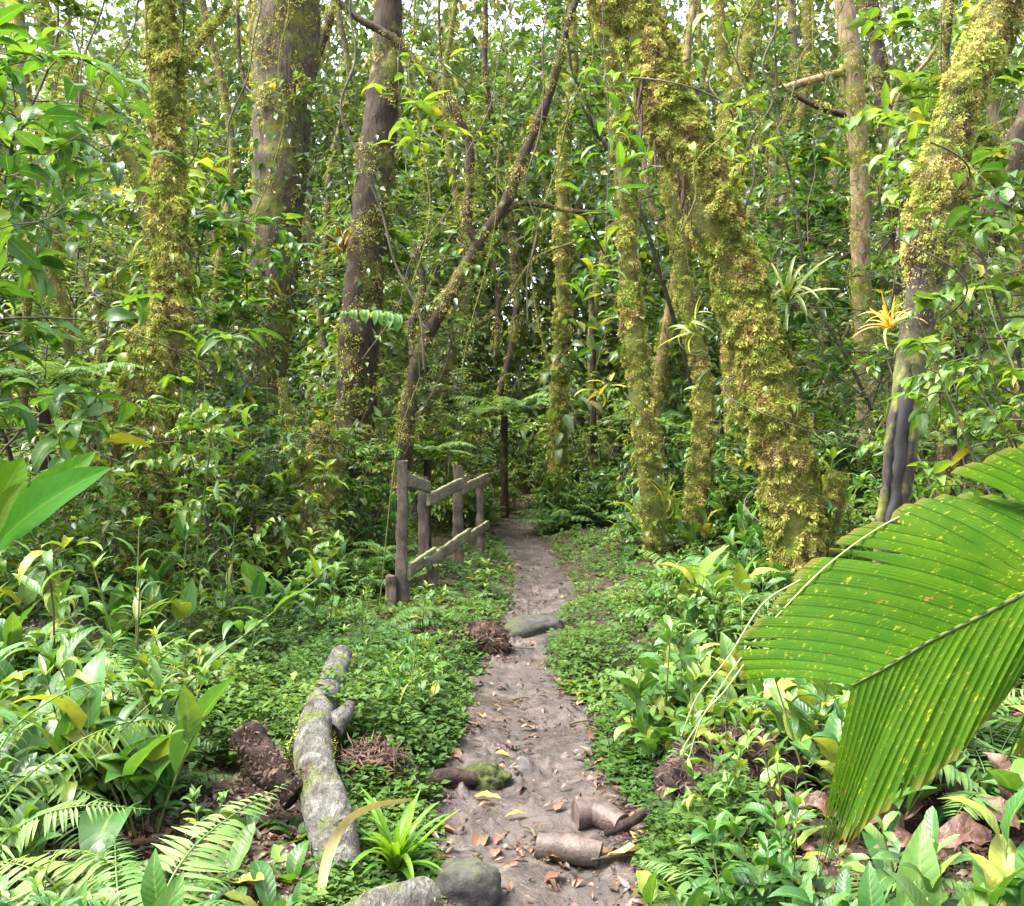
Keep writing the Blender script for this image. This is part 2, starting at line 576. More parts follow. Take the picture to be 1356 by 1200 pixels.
M['mud'] = surf('mud', mudcol, lambda t: t.ramp(t.noise(t.pos(), 3.2, 5, .6), [(.36, .30), (.56, .7)]),
                lambda t: t.math('ADD', t.noise(t.pos(), 14, 8, .7, .4), t.math('MULTIPLY', t.noise(t.pos(), 60, 4), .35)), spec=.5, strength=.8, dist=.025)
M['soil'] = surf('soil', lambda t: t.mix(t.ramp(t.noise(t.pos(), 2.2, 4), [(.48, 0.), (.62, .5)]), t.ramp(t.noise(t.pos(), 24, 6, .75), [(.3, (.018, .013, .009)), (.5, (.055, .036, .022)), (.75, (.13, .08, .05))]), (.04, .065, .015)), .9,
                 lambda t: t.noise(t.pos(), 30, 6, .8), strength=1., dist=.05)

# leaf shapes
T_small = tplset(4, nseg=2, a=.5, b=.9, ratio=.46, fold=.35, bend=.7)
T_tiny = tplset(3, nseg=2, a=.45, b=.7, ratio=.62, fold=.3, bend=.6)
T_lance = tplset(4, nseg=4, a=.7, b=.9, ratio=.24, fold=.35, bend=1.0)
T_lance_hi = tplset(4, nseg=8, a=.7, b=1., ratio=.24, fold=.35, bend=1.2, ac=2, wave=.12)
T_ovate = tplset(5, nseg=7, a=.55, b=1.05, ratio=.42, fold=.3, bend=1.1, ac=2, wave=.10)
T_long = tplset(5, nseg=10, a=.55, b=.9, ratio=.20, fold=.35, bend=1.8, ac=2, wave=.10)
T_oblong = tplset(4, nseg=8, a=.75, b=.65, ratio=.34, fold=.3, bend=1.2, ac=2, wave=.12)
T_strap = tplset(4, nseg=9, a=.12, b=.5, ratio=.075, fold=.5, bend=2.3)


def blade_tpl(bend, ratio=.3):
    """a tiny two-sided blade of two faces"""
    y1, z1, y2, z2 = .5 * math.cos(bend * .3), -.5 * math.sin(bend * .3), .5 * math.cos(bend * .3) + .5 * math.cos(bend), -.5 * math.sin(bend * .3) - .5 * math.sin(bend)
    r = ratio / 2
    V = np.array([(-r * .5, 0, 0), (r * .5, 0, 0), (-r, y1, z1), (r, y1, z1), (-r * .2, y2, z2), (r * .2, y2, z2)])
    return V, np.array([(0, 1, 3, 2), (2, 3, 5, 4)]), np.array([(-1, 0), (1, 0), (-1, .5), (1, .5), (-1, 1), (1, 1.)])


T_moss = [blade_tpl(.5), blade_tpl(1.1), blade_tpl(1.7, .36)]
T_pinna = tplset(2, nseg=4, a=.15, b=.75, ratio=.22, fold=.2, bend=.6)
T_dead = tplset(4, nseg=5, a=.55, b=.9, ratio=.40, fold=.35, bend=1.1, ac=1, wave=.4)

# ------------------------------------------------------------------ ground
PATH = [(3.0, 20, 0, 280), ]  # replaced below
pth = [(1330, 560, 900), (1200, 575, 872), (1100, 568, 858), (1040, 582, 815), (1000, 600, 792), (940, 618, 775), (900, 622, 730), (860, 643, 730), (830, 660, 738),
       (800, 674, 756), (770, 684, 754), (745, 678, 738), (725, 666, 720), (708, 658, 708), (690, 670, 712)]
_py = np.array([F * EYE / (y - HY) for y, a, b in pth])
_pa = np.array([(a - CX) / F * Y for (y, a, b), Y in zip(pth, _py)])
_pb = np.array([(b - CX) / F * Y for (y, a, b), Y in zip(pth, _py)])


def path_edges(Y):
    return np.interp(Y, _py, _pa), np.interp(Y, _py, _pb)


def path_dist(x, y):
    a, b = path_edges(y)
    d = np.maximum(a - x, x - b)
    return np.where(y > _py[-1], np.maximum(d, (y - _py[-1])), d)


def gz(x, y):
    x = np.asarray(x, float)
    y = np.asarray(y, float)
    d = np.maximum(path_dist(x, y), -.3)
    p = np.stack([x, y, np.zeros_like(x)], -1)
    bank = .10 * np.clip(d / .5, 0, 1) + .05 * np.clip(d - .5, 0, 6)
    far = .05 * np.clip(y - 15, 0, 30)
    return bank + far + (fbm(p, 1.1, 3.) - .5) * .14 * np.clip(d + .2, 0, 1) + (fbm(p, 5, 9.) - .5) * .05 - .09 * np.clip(-d / .10, 0, 1)


def grid_mesh(name, X, Y, Z, mat):
    n, m = X.shape
    mb = MB()
    i, j = np.meshgrid(np.arange(n - 1), np.arange(m - 1), indexing='ij')
    Q = np.stack([i * m + j, (i + 1) * m + j, (i + 1) * m + j + 1, i * m + j + 1], -1).reshape(-1, 4)
    mb.add(np.stack([X, Y, Z], -1).reshape(-1, 3), Q[:, ::-1])
    return mb.build(name, mat)


ys = np.concatenate([np.linspace(-6, 2, 20), np.linspace(2.1, 12, 150), np.linspace(12.2, 20, 60), np.linspace(20.5, 60, 50)])
xs = np.concatenate([np.linspace(-34, -5.2, 40), np.linspace(-5, 5, 170), np.linspace(5.2, 34, 40)])
GX, GY = np.meshgrid(xs, ys)
tag(grid_mesh('ground', GX, GY, gz(GX, GY), M['soil']), None, None, kind='structure')

yy = np.concatenate([np.linspace(2.2, 10, 330), np.linspace(10.05, 17.2, 110)])
uu = np.linspace(-.03, 1.03, 64)
a, b = path_edges(yy)
wob = (fbm(np.stack([yy * 0, yy, yy * 0], -1), 2.6) - .5) * .2
PX = a[:, None] + (b - a)[:, None] * uu[None] + wob[:, None] * np.abs(uu - .5)[None]
PY = np.repeat(yy[:, None], len(uu), 1)
pp = np.stack([PX, PY, PX * 0], -1)
edge = np.clip(np.abs(uu - .5) * 2 - .92, 0, 1)[None]
D_ = path_dist(PX, PY)
PZ = gz(PX, PY) + .09 * np.clip(-D_ / .10, 0, 1) - .03 * np.clip(-D_ / .25, 0, 1) + .008 - edge * .05 + (
    (fbm(pp, 5, 2., 3) - .5) * .05 + np.clip(fbm(pp, 24, 5., 3) - .5, 0, 1) * .12 * np.clip((fbm(pp, 2.6, 8.) - .40) * 6, 0, 1)) * np.clip(-D_ / .12 + .15, 0, 1)
tag(grid_mesh('path', PX, PY, PZ, M['mud']), None, None, kind='structure')


def pzs(x, y):
    """height of the muddy path or the ground"""
    g = float(gz(x, y))
    a, b = path_edges(y)
    if a < x < b:
        p = np.array([[x, y, 0.]])
        d = -float(path_dist(np.array(x), np.array(y)))
        g += .09 * min(1, d / .1) - .03 * min(1, d / .25) + .012 + float((fbm(p, 5, 2., 3)[0] - .5) * .05) * min(1, d / .12 + .15)
    return g


def G(x, y, lift=0.):
    """ground point seen at pixel x, y"""
    Y = F * EYE / (y - HY)
    for _ in range(6):
        X = (x - CX) / F * Y
        Y = F * (EYE - float(gz(X, Y))) / (y - HY)
    X = (x - CX) / F * Y
    return np.array([X, Y, pzs(X, Y) + lift])


def GL(x, y, h):
    """point h above the ground seen at pixel x, y"""
    Y = F * (EYE - h) / (y - HY)
    for _ in range(8):
        Y = F * (EYE - h - float(gz((x - CX) / F * Y, Y))) / (y - HY)
    return P(x, y, Y)


LANDMARKS = []  # (phrase, x, y)
AUTO = []       # things whose label says where they stand: (object, description, pixel, depth)

# ------------------------------------------------------------------ mossy trees


def moss_on(mb, V, c, dens, ln, thr=.35, off=0., zmin=-99, rough=.11, hang=.5):
    """fine moss fronds growing from the lumpy surface V (rings, sides, 3) round the centre line c"""
    n, m = V.shape[:2]
    rr = np.linalg.norm(V - c[:, None], axis=2).mean(1)
    seg = np.linalg.norm(np.diff(c, axis=0), axis=1)
    wt = seg * (rr[:-1] + rr[1:])
    N = int(PI * wt.sum() * dens)
    if N < 1:
        return
    i = R.choice(n - 1, N, p=wt / wt.sum())
    j = R.integers(0, m, N)
    jn = (j + 1) % m
    f, g = R.random((N, 1)), R.random((N, 1))
    q = (V[i, j] * (1 - g) + V[i, jn] * g) * (1 - f) + (V[i + 1, j] * (1 - g) + V[i + 1, jn] * g) * f
    cc = c[i] * (1 - f) + c[i + 1] * f
    d = unit(q - cc)
    k = fbm(q, 4.5, off)
    cam = unit(np.array([0, 0, EYE]) - q)
    keep = (k > thr) & (q[:, 2] > zmin + (R.random(N) ** .5 - .3) * .9 + (k - .5)) & ((d * cam).sum(1) > -.55)
    q, d = q[keep], d[keep]
    lump = np.clip(fbm(q, 7.5, off + 5, 2) - .38, 0, .4)
    clump = fbm(q, 22., off + 9, 2)
    n = len(q)
    q = q + d * (lump * rough + np.clip(clump - .45, 0, .4) * .06)[:, None]
    dr = d * .75 + np.array([0, 0, -hang]) + R.normal(0, .6, (n, 3))
    L = ln * .36 * (.4 + 1.2 * R.random(n) ** 2) * (.7 + 1.1 * lump + .8 * np.clip(clump - .4, 0, .4))
    cr = np.clip(.5 + (clump - .5) * 1.7 + R.normal(0, .14, n), 0, 1)
    place_leaves(mb, T_moss, q, dr, d + R.normal(0, .4, (n, 3)), L, .8 + .6 * R.random(n), cr)


def limb(pts, Y, shrink=.9, n=None):
    """pixel rows (x, y, width[, depth]) to a world centre line and radii"""
    rows = []
    for p in pts:
        yy = p[3] if len(p) > 3 else Y
        w = P(p[0], p[1], yy)
        rows.append([*w, p[2] / 2 / F * yy * shrink])
    L = sum(np.linalg.norm(np.array(rows[i + 1][:3]) - np.array(rows[i][:3])) for i in range(len(rows) - 1))
    s = smooth_path(rows, n or max(10, int(L / .055)))
    return s[:, :3], np.maximum(s[:, 3], .004)


def tree(name, label, pts, Y, bark='bark', moss=1., ln=.045, limbs=(), thr=.36, base=True, amp=.22, cat='tree', group=None, ns=22, flare=1.35, top=True, mossmin=-99, hang=.5, shrink=None):
    pts = [tuple(p) for p in pts]
    if top and pts[0][1] <= 5:                     # carry the trunk on above the picture
        (x0, y0, w0), (x1, y1, w1) = pts[0][:3], pts[1][:3]
        k = 330 / max(30, abs(y1 - y0))
        pts = [(x0 + (x0 - x1) * k * .8, y0 - 330, w0 * .8) + pts[0][3:]] + pts
    if base:
        x, y, w = pts[-1][:3]
        yd = pts[-1][3] if len(pts[-1]) > 3 else Y
        X = (x - CX) / F * yd
        zb = float(gz(X, yd))
        yb = HY + F * (EYE - zb) / yd
        if yb > y + 8:
            pts.append((x, yb, w * flare) + pts[-1][3:])
        pts.append((pts[-1][0], pts[-1][1] + .22 * F / yd, w * flare * 1.3) + pts[-1][3:])
    c, r = limb(pts, Y, shrink or (.64 if moss >= 2 else .70 if moss >= 1 else .88))
    org = np.array([c[-1][0], c[-1][1], c[-1][2] + (.22 if base else 0)])
    root = empty(name, org)
    tag(root, label, cat, group)
    off = R.random() * 50
    mb = MB()
    TV, _ = tube(mb, c, r, ns, amp, 5., off=off)
    mm = MB()
    if moss:
        moss_on(mm, TV, c, 12500 * moss, ln, thr, off, mossmin, hang=hang)
    local(mb, org).build('trunk', M['bark_moss' if moss >= 1 and bark == 'bark' else bark], root)
    for k, l in enumerate(limbs):
        lc, lr = limb(l, Y, shrink or (.64 if moss >= 2 else .70 if moss >= 1 else .88))
        lb = MB()
        LV, _ = tube(lb, lc, lr, max(8, ns // 2), amp, 8., off=off + 3)
        bo = local(lb, org).build('branch', M['bark_moss' if moss >= 1 and bark == 'bark' else bark], root)
        if moss:
            lm = MB()
            moss_on(lm, LV, lc, 12500 * moss, ln * .85, thr, off, hang=hang, rough=.10)
            if lm.n:
                local(lm, org).build('moss', M['moss'], bo)
    if mm.n:
        local(mm, org).build('moss', M['moss'], root)
    LANDMARKS.append((label, pts[len(pts) // 2][0], pts[len(pts) // 2][1]))
    return root


tree('mossy_tree', 'stout mossy trunk leaning over the path from the right', [(838, 0, 74), (862, 80, 92), (890, 150, 104), (922, 230, 98), (955, 310, 98), (985, 400, 98), (1008, 480, 96), (1028, 560, 102), (1044, 640, 112), (1054, 710, 108), (1060, 770, 100)], 8.5,
     moss=2.3, ln=.062, ns=34, amp=.17, thr=.30, limbs=[[(905, 190, 50), (880, 120, 42), (850, 60, 40), (800, 10, 36), (770, -60, 30)], [(940, 290, 26, 8.3), (1000, 190, 5, 8.0), (1003, 120, 3, 7.9)]])
tree('mossy_tree', 'bright mossy tree with bare dark lower trunk at far right', [(1325, 0, 76), (1296, 75, 78), (1268, 150, 76), (1248, 225, 84), (1238, 300, 86), (1226, 370, 70), (1212, 440, 66), (1202, 520, 62), (1192, 600, 58), (1184, 680, 54), (1176, 730, 52)], 7.,
     bark='bark_wet', moss=2.4, ln=.055, ns=40, amp=.3, thr=.28, mossmin=2.2, flare=1.2)
tree('mossy_tree', 'mossy tree at left with a wide overgrown base', [(212, 0, 48), (220, 60, 52), (222, 150, 58), (223, 250, 62), (228, 330, 66), (224, 400, 66), (205, 470, 92), (192, 560, 118), (185, 650, 124), (182, 720, 112)], 9.,
     moss=2.1, ln=.065, ns=30, amp=.36, thr=.30, flare=1.1, limbs=[[(225, 130, 20), (255, 70, 16), (300, 10, 14), (330, -60, 12)], [(228, 470, 40), (235, 420, 34), (226, 380, 30)]])
tree('mossy_tree', 'slim upright mossy tree right beside the path', [(788, 0, 24), (812, 100, 26), (824, 200, 29), (829, 300, 33), (836, 400, 38), (846, 500, 40), (855, 600, 38), (866, 690, 40), (872, 735, 46)], 11.4,
     moss=1.7, ln=.055, limbs=[[(868, 720, 30), (880, 680, 30), (884, 655, 24)]])
tree('mossy_tree', 'slim mossy tree just behind the stout leaning trunk', [(868, 0, 20), (880, 150, 22), (895, 300, 25), (912, 420, 30), (930, 500, 34), (932, 560, 36), (926, 640, 38), (920, 700, 42), (918, 735, 46)], 11.8, moss=1.6, ln=.05)
tree('grey_tree', 'thick grey trunk standing behind the left mossy tree', [(382, 0, 96), (376, 100, 90), (372, 200, 84), (366, 300, 76), (360, 400, 66), (352, 480, 62), (346, 600, 66)], 14., bark='bark_grey', moss=.35, ln=.08, thr=.52, ns=28, amp=.12)
tree('dark_tree', 'dark trunk left of the forked tree above the railing', [(516, 0, 40), (510, 110, 50), (495, 230, 56), (484, 360, 60), (474, 480, 62), (468, 600, 66)], 12.6, bark='bark_dark', moss=.5, ln=.06, thr=.5, amp=.2)
tree('forked_tree', 'crooked forked mossy tree beyond the wooden railing', [(752, 30, 17), (735, 100, 20), (712, 165, 24), (690, 215, 24), (670, 270, 28), (642, 310, 30), (610, 365, 32), (585, 410, 34), (560, 460, 36), (545, 510, 36), (536, 600, 36), (530, 680, 40)], 11.2,
     bark='bark_dark', moss=1.1, ln=.045, thr=.44, amp=.5, shrink=.56, limbs=[[(632, 322, 26), (618, 290, 24), (622, 240, 22), (620, 190, 20), (600, 145, 20), (565, 100, 18), (522, 52, 17), (465, 18, 16), (420, -30, 14)],
                                        [(662, 282, 16), (690, 270, 14), (720, 272, 13), (760, 280, 11), (812, 282, 9)], [(625, 330, 14), (650, 345, 13), (660, 400, 12), (655, 470, 10)], [(752, 30, 17), (770, -20, 15), (790, -90, 12)],
                                        [(548, 470, 22), (545, 430, 20), (560, 380, 14), (548, 320, 10)]], top=False)
tree('mossy_tree', 'straight trunk with climbing leaves at the path end', [(752, 150, 20), (748, 200, 22), (745, 300, 24), (745, 400, 25), (742, 500, 27), (740, 600, 28)], 16., moss=1.2, ln=.06, top=False, limbs=[[(752, 150, 20), (760, 80, 18), (755, 0, 16), (750, -90, 14)]])
tree('dark_tree', 'dark trunk leaning right behind the far right tree', [(1372, 140, 44), (1345, 200, 42), (1318, 280, 42), (1292, 350, 42), (1272, 420, 40), (1262, 500, 38)], 9.6, bark='bark_dark', moss=.4, ln=.05, thr=.52, top=False)
tree('forked_tree', 'forked mossy trunk high behind the leaning trunk', [(1000, 0, 28), (992, 60, 34), (976, 110, 42), (966, 170, 38), (966, 230, 36), (968, 330, 34), (972, 450, 36), (975, 560, 38)], 13., moss=1.3, ln=.05,
     limbs=[[(972, 130, 26), (960, 90, 22), (955, 40, 20), (948, -40, 18)]])
tree('tan_tree', 'pale tan trunk between the leaning and right trees', [(1118, 0, 30), (1128, 80, 30), (1136, 180, 29), (1139, 260, 28), (1140, 360, 28), (1146, 470, 30), (1150, 600, 32)], 14., bark='bark_tan', moss=.45, ln=.06, thr=.5, limbs=[[(1134, 92, 13), (1080, 105, 12), (1015, 127, 11), (965, 162, 9)], [(1138, 300, 9), (1170, 230, 8), (1190, 130, 7), (1240, 60, 6), (1260, -40, 5)]])
tree('dark_tree', 'dark narrow trunk right of the pale tan trunk', [(1152, 0, 24), (1164, 80, 24), (1172, 160, 26), (1188, 240, 26), (1195, 330, 26), (1190, 450, 28)], 15., bark='bark_dark', moss=.4, ln=.06, thr=.5, limbs=[[(1172, 160, 11), (1110, 150, 10), (1060, 130, 8), (1020, 95, 7), (990, 20, 6)], [(1160, 60, 10), (1182, 180, 9), (1176, 280, 7), (1196, 380, 6)]])
tree('mossy_tree', 'mossy trunk crossing the top left corner diagonally', [(52, 0, 32), (74, 60, 32), (108, 128, 30), (150, 182, 28), (186, 240, 26), (205, 330, 24), (210, 430, 26)], 10.2, moss=1., ln=.05)
tree('slender_tree', 'thin bent mossy stem at far left above the ferns', [(90, 210, 10), (74, 275, 15), (76, 330, 16), (70, 365, 16), (86, 405, 18), (92, 470, 18), (90, 560, 20)], 9.4, moss=1.3, ln=.04, top=False, limbs=[[(72, 300, 12), (52, 335, 14), (40, 380, 16), (34, 440, 17), (30, 560, 18)]])
tree('mossy_stump', 'knobbly mossy double stump left of the railing', [(432, 560, 24), (418, 600, 34), (414, 640, 40), (420, 680, 46)], 10.2, moss=1.7, ln=.055, top=False, cat='stump', limbs=[[(430, 690, 34), (440, 640, 28), (452, 590, 20)], [(412, 680, 30), (396, 640, 24), (384, 560, 18), (372, 500, 12)]])
tree('mossy_stump', 'pale yellow mossy broken stump right of the leaning trunk', [(1112, 624, 30), (1106, 650, 40), (1098, 680, 46), (1092, 720, 52)], 8.7, moss=2.2, ln=.05, top=False, cat='stump')
tree('dead_sapling', 'thin dark dead stem standing below the broad path end leaves', [(783, 390, 8), (785, 450, 10), (785, 520, 10), (786, 600, 11)], 17., bark='bark_dark', moss=0, top=False, cat='sapling')

# hanging moss beards and roots under the leaning trunk
lean_tree = [o for o in bpy.data.objects if o.get('label', '').startswith('stout mossy trunk leaning')][0]
mb = MB()
for k in range(60):
    f_ = R.random()
    p0 = P(848 + 78 * f_ + R.normal(0, 6), 120 + 150 * f_ + R.normal(0, 10), 8.45 + R.normal(0, .1))
    L_ = .08 + .28 * R.random() ** 1.6
    t_ = np.linspace(0, 1, 8)[:, None]
    cc = p0 + np.array([R.normal(0, .05), R.normal(0, .04), -1]) * L_ * t_ + R.normal(0, .008, (8, 3)) * t_
    tube(mb, cc, np.linspace(.009, .003, 8) * (.6 + R.random()), 4, .5, 40)
o = local(mb, np.array(lean_tree.location)).build('hanging_moss', M['fibre'], lean_tree)
o['kind'] = 'stuff'

# bare wet scar on the right tree
c, r = limb([(1206, 482, 6, 6.90), (1200, 520, 24, 6.89), (1190, 590, 27, 6.885), (1184, 650, 24, 6.885), (1178, 700, 27, 6.885), (1172, 760, 20, 6.88)], 6.8)
right_tree = [o for o in bpy.data.objects if o.get('label', '').startswith('bright mossy tree with bare')][0]
mb = MB()
tube(mb, c, r * .95, 28, .55, 9.)
o = local(mb, np.array(right_tree.location)).build('bare_wood', M['scar'], right_tree)
o['label'] = 'smooth grey bare wood where the bark has split away'
for sg in (-1, 1):
    mb = MB()
    w_ = r * (.9 + .35 * fbm(c, 9, 3 + sg))
    cc = c + np.stack([sg * w_ * 1.0, r * 0 - .012, r * 0], -1) + np.stack([(fbm(c, 14, o_ + sg) - .5) * .03 for o_ in (0, 31, 67)], -1)
    tube(mb, cc, .022 + .016 * fbm(c, 12, 8 + sg), 12, .6, 22)
    local(mb, np.array(right_tree.location)).build('bark_edge', M['bark_wet'], right_tree)

# slender background trees: pixel foot x, depth, width px, lean
SL = [t_ for k_, t_ in enumerate([(300, 15, 14, -14), (268, 12.5, 12, 20), (120, 12, 13, -22), (18, 13, 16, 10), (440, 16, 12, 6), (575, 15, 12, 26), (600, 19, 14, -20), (655, 20, 12, 8), (690, 22, 16, 20), (720, 24, 14, -10),
      (795, 21, 14, 12), (880, 15.5, 17, 20), (905, 14.5, 18, -20), (1022, 17, 12, 10), (1050, 20, 18, -12), (1082, 16, 11, 16), (1100, 22, 22, 4), (1210, 18, 18, -10), (1240, 13, 13, 18),
      (1285, 12, 14, -12), (1330, 14, 20, 8), (1225, 21, 24, 30), (1065, 24, 24, -6), (1010, 22, 16, 30), (860, 23, 20, -14), (635, 16, 12, -16), (520, 18, 18, 10), (400, 19, 18, 18), (160, 16, 18, 20), (70, 18, 22, -12)]) if k_ not in (1, 3, 6, 8, 9, 12, 13, 15, 17, 19, 22, 25, 26, 28)]
for k, (x, Y, w, le) in enumerate(SL):
    pts = []
    xx = x + le
    ph = R.random() * 6
    for y in (0, 110, 220, 330, 440, 560, 650):
        pts.append((x + le * (650 - y) / 650 * 1.6 + 20 * math.sin(y / 95 + ph) + R.normal(0, 7), y, w * (.72 + .28 * y / 650)))
    bk = ['bark', 'bark_tan', 'bark_grey', 'bark', 'bark_dark'][k % 5]
    sg = 1 if k % 2 else -1
    lm_ = [[(pts[3][0], pts[3][1], w * .6), (pts[3][0] + sg * 40, pts[3][1] - 60, w * .5), (pts[3][0] + sg * 55, pts[3][1] - 150, w * .42), (pts[3][0] + sg * 95, pts[3][1] - 240, w * .36), (pts[3][0] + sg * 100, -60, w * .3)]] if k % 2 == 0 else [[(pts[4][0], pts[4][1], w * .5), (pts[4][0] + sg * 50, pts[4][1] - 30, w * .42), (pts[4][0] + sg * 95, pts[4][1] - 95, w * .3), (pts[4][0] + sg * 150, pts[4][1] - 120, w * .2)]]
    t = tree('slender_tree', '', pts, Y, bark=bk, moss=.55 if k % 3 else .9, ln=.055, thr=.42, ns=10, amp=.16, group='slender trees in the thicket', limbs=lm_)
    LANDMARKS.pop()
    AUTO.append((t, {'bark': 'slender mossy trunk', 'bark_tan': 'slender pale tan trunk', 'bark_grey': 'slender grey trunk', 'bark_dark': 'slender dark trunk'}[bk], (pts[3][0], pts[3][1]), Y))

# ------------------------------------------------------------------ railing
rl = empty('wooden_railing', (-.83, 8.8, 0))
tag(rl, 'old two-rail timber railing with mossy boards left of the path', 'railing')
RO = np.array([-.83, 8.8, 0])


def slab(p, q, h, th, mat, name, lean=0.):
    """a weathered board or post between p and q"""
    p, q = np.asarray(p, float), np.asarray(q, float)
    d = unit(q - p)
    up = np.array([0, 0, 1.]) if abs(d[2]) < .8 else np.array([0, 1., 0])
    s = unit(np.cross(d, up))
    u = np.cross(s, d)
    n = 26
    prof = np.array([(-1, -.8), (-.8, -1), (.8, -1), (1, -.8), (1, .8), (.8, 1), (-.8, 1), (-1, .8)])
    t = np.linspace(0, 1, n)
    C = p[None] + (q - p)[None] * t[:, None]
    V = C[:, None] + prof[None, :, 0:1] * s * th / 2 + prof[None, :, 1:2] * u * h / 2
    nz = (np.stack([fbm(V, 9, o) for o in (0, 31, 67)], -1) - .5) * min(th, h) * .55
    V = V + nz
    k = 8
    i, j = np.meshgrid(np.arange(n - 1), np.arange(k), indexing='ij')
    jn = (j + 1) % k
    Q = np.stack([i * k + j, i * k + jn, (i + 1) * k + jn, (i + 1) * k + j], -1).reshape(-1, 4)
    mb = MB()
    mb.add(V.reshape(-1, 3), Q)
    for e, rev in ((0, 0), (n - 1, 1)):
        idx = np.arange(8)[::-1] if not rev else np.arange(8)
        mb.add(V[e], idx[None])
    return local(mb, RO).build(name, M[mat], rl, smooth=False)


def post(x, top, Y, w, th=.09, dx=0):
    X = (x - CX) / F * Y
    t = P(x + dx, top, Y)
    slab((X, Y, float(gz(X, Y)) - .15), t, th, w / F * Y, 'post', 'post')


post(533, 610, 8.8, 14, .085, -1)
post(519, 762, 8.75, 13, .085)
post(561, 632, 9.8, 13)
post(607, 617, 10.8, 13.5)
post(636, 634, 12.2, 10)
post(572, 742, 9.5, 14)
slab(P(541, 636, 8.8), P(568, 645, 9.75), .10, .032, 'rail', 'rail')
slab(P(567, 662, 9.72), P(617, 637, 10.9), .11, .032, 'rail', 'rail')
slab(P(613, 648, 10.72), P(646, 632, 12.25), .10, .032, 'rail', 'rail')
slab(P(541, 757, 8.78), P(576, 732, 9.7), .11, .032, 'rail', 'rail')
slab(P(565, 748, 9.4), P(622, 706, 10.8), .11, .032, 'rail', 'rail')
slab(P(618, 714, 10.75), P(646, 695, 12.2), .10, .032, 'rail', 'rail')
LANDMARKS.append(('the wooden railing', 585, 700))
LANDMARKS[:] = [(s, x, y) for s, x, y in LANDMARKS]

# ------------------------------------------------------------------ prototypes of plants


def dirs(az, el):
    return np.stack([np.cos(az) * np.cos(el), np.sin(az) * np.cos(el), np.sin(el)], -1)


def make_woody(name, H, nbr, bl, LL, start=.15, r0=.03, tpl=T_small, mat='leaf_far', ntw=4, nlf=8, lean=.1, bark='twig', up=.35, droop=.5, stems=1, W=1.):
    lean = lean * 2.2
    """sapling or shrub: stem(s), branches, twigs with leaves along them"""
    root = empty(name)
    wood, fol = MB(), MB()
    pos, dr, upv = [], [], []
    for s in range(stems):
        az0 = R.random() * 2 * PI
        n = 9
        spread = lean if stems == 1 else .35
        base = np.array([.06 * math.cos(az0), .06 * math.sin(az0), 0]) * (stems > 1)
        tt = np.linspace(0, 1, n)
        c = base + np.stack([H * spread * tt ** 1.4 * math.cos(az0), H * spread * tt ** 1.4 * math.sin(az0), H * tt], -1)
        c[1:, :2] += np.cumsum(R.normal(0, H * (.028 if stems == 1 else .015), (n - 1, 2)), 0)
        cs = smooth_path(np.hstack([c, (r0 * (1 - .85 * tt))[:, None]]), 30)
        cs[0, 2] -= .05
        tube(wood, cs[:, :3], cs[:, 3], 7, .1)
        for k in range(nbr // stems):
            f = start + (1 - start) * ((k + R.random()) / (nbr / stems))
            i = min(29, int(f * 29))
            b0 = cs[i, :3]
            az = k * 2.4 + R.normal(0, .5)
            el = up + R.normal(0, .25)
            ln = bl * (.5 + .7 * R.random()) * (1.15 - .6 * f)
            d0 = dirs(np.array(az), np.array(el))
            q = np.linspace(0, 1, 6)[:, None]
            bc = b0 + d0 * ln * q + np.array([0, 0, -droop * ln * .5]) * q ** 2 + R.normal(0, .02 * ln, (6, 3)) * q
            tube(wood, bc, cs[i, 3] * .45 * (1 - .8 * q[:, 0]) + .002, 4, cap=False)
            for w in range(ntw):
                g = .2 + .8 * (w + R.random()) / ntw
                j = min(5, int(g * 5))
                p0 = bc[j]
                sd = unit(d0 * .6 + R.normal(0, .6, 3) + np.array([0, 0, .1]))
                tl = ln * .38 * (.6 + .8 * R.random())
                m = nlf
                h = (np.arange(m) + .5) / m
                tw = p0 + sd * tl * h[:, None] + np.array([0, 0, -.35 * tl]) * h[:, None] ** 2
                tube(wood, np.vstack([p0, tw[m // 2], tw[-1]]), [.004, .003, .0015], 3, cap=False)
                sg = np.where(np.arange(m) % 2 == 0, 1, -1)
                side = unit(np.cross(sd, [0, 0, 1.]) + 1e-6)
                ld = sd * .55 + side * sg[:, None] * .8 + np.array([0, 0, -.25]) + R.normal(0, .25, (m, 3))
                pos.append(tw)
                dr.append(ld)
                upv.append(np.array([0, 0, 1.]) + R.normal(0, .35, (m, 3)))
    pos, dr, upv = np.concatenate(pos), np.concatenate(dr), np.concatenate(upv)
    n = len(pos)
    place_leaves(fol, tpl, pos, dr, upv, LL * (.55 + .75 * R.random(n)), W)
    wood.build('stem', M[bark], root)
    fol.build('foliage', M[mat], root)
    return root


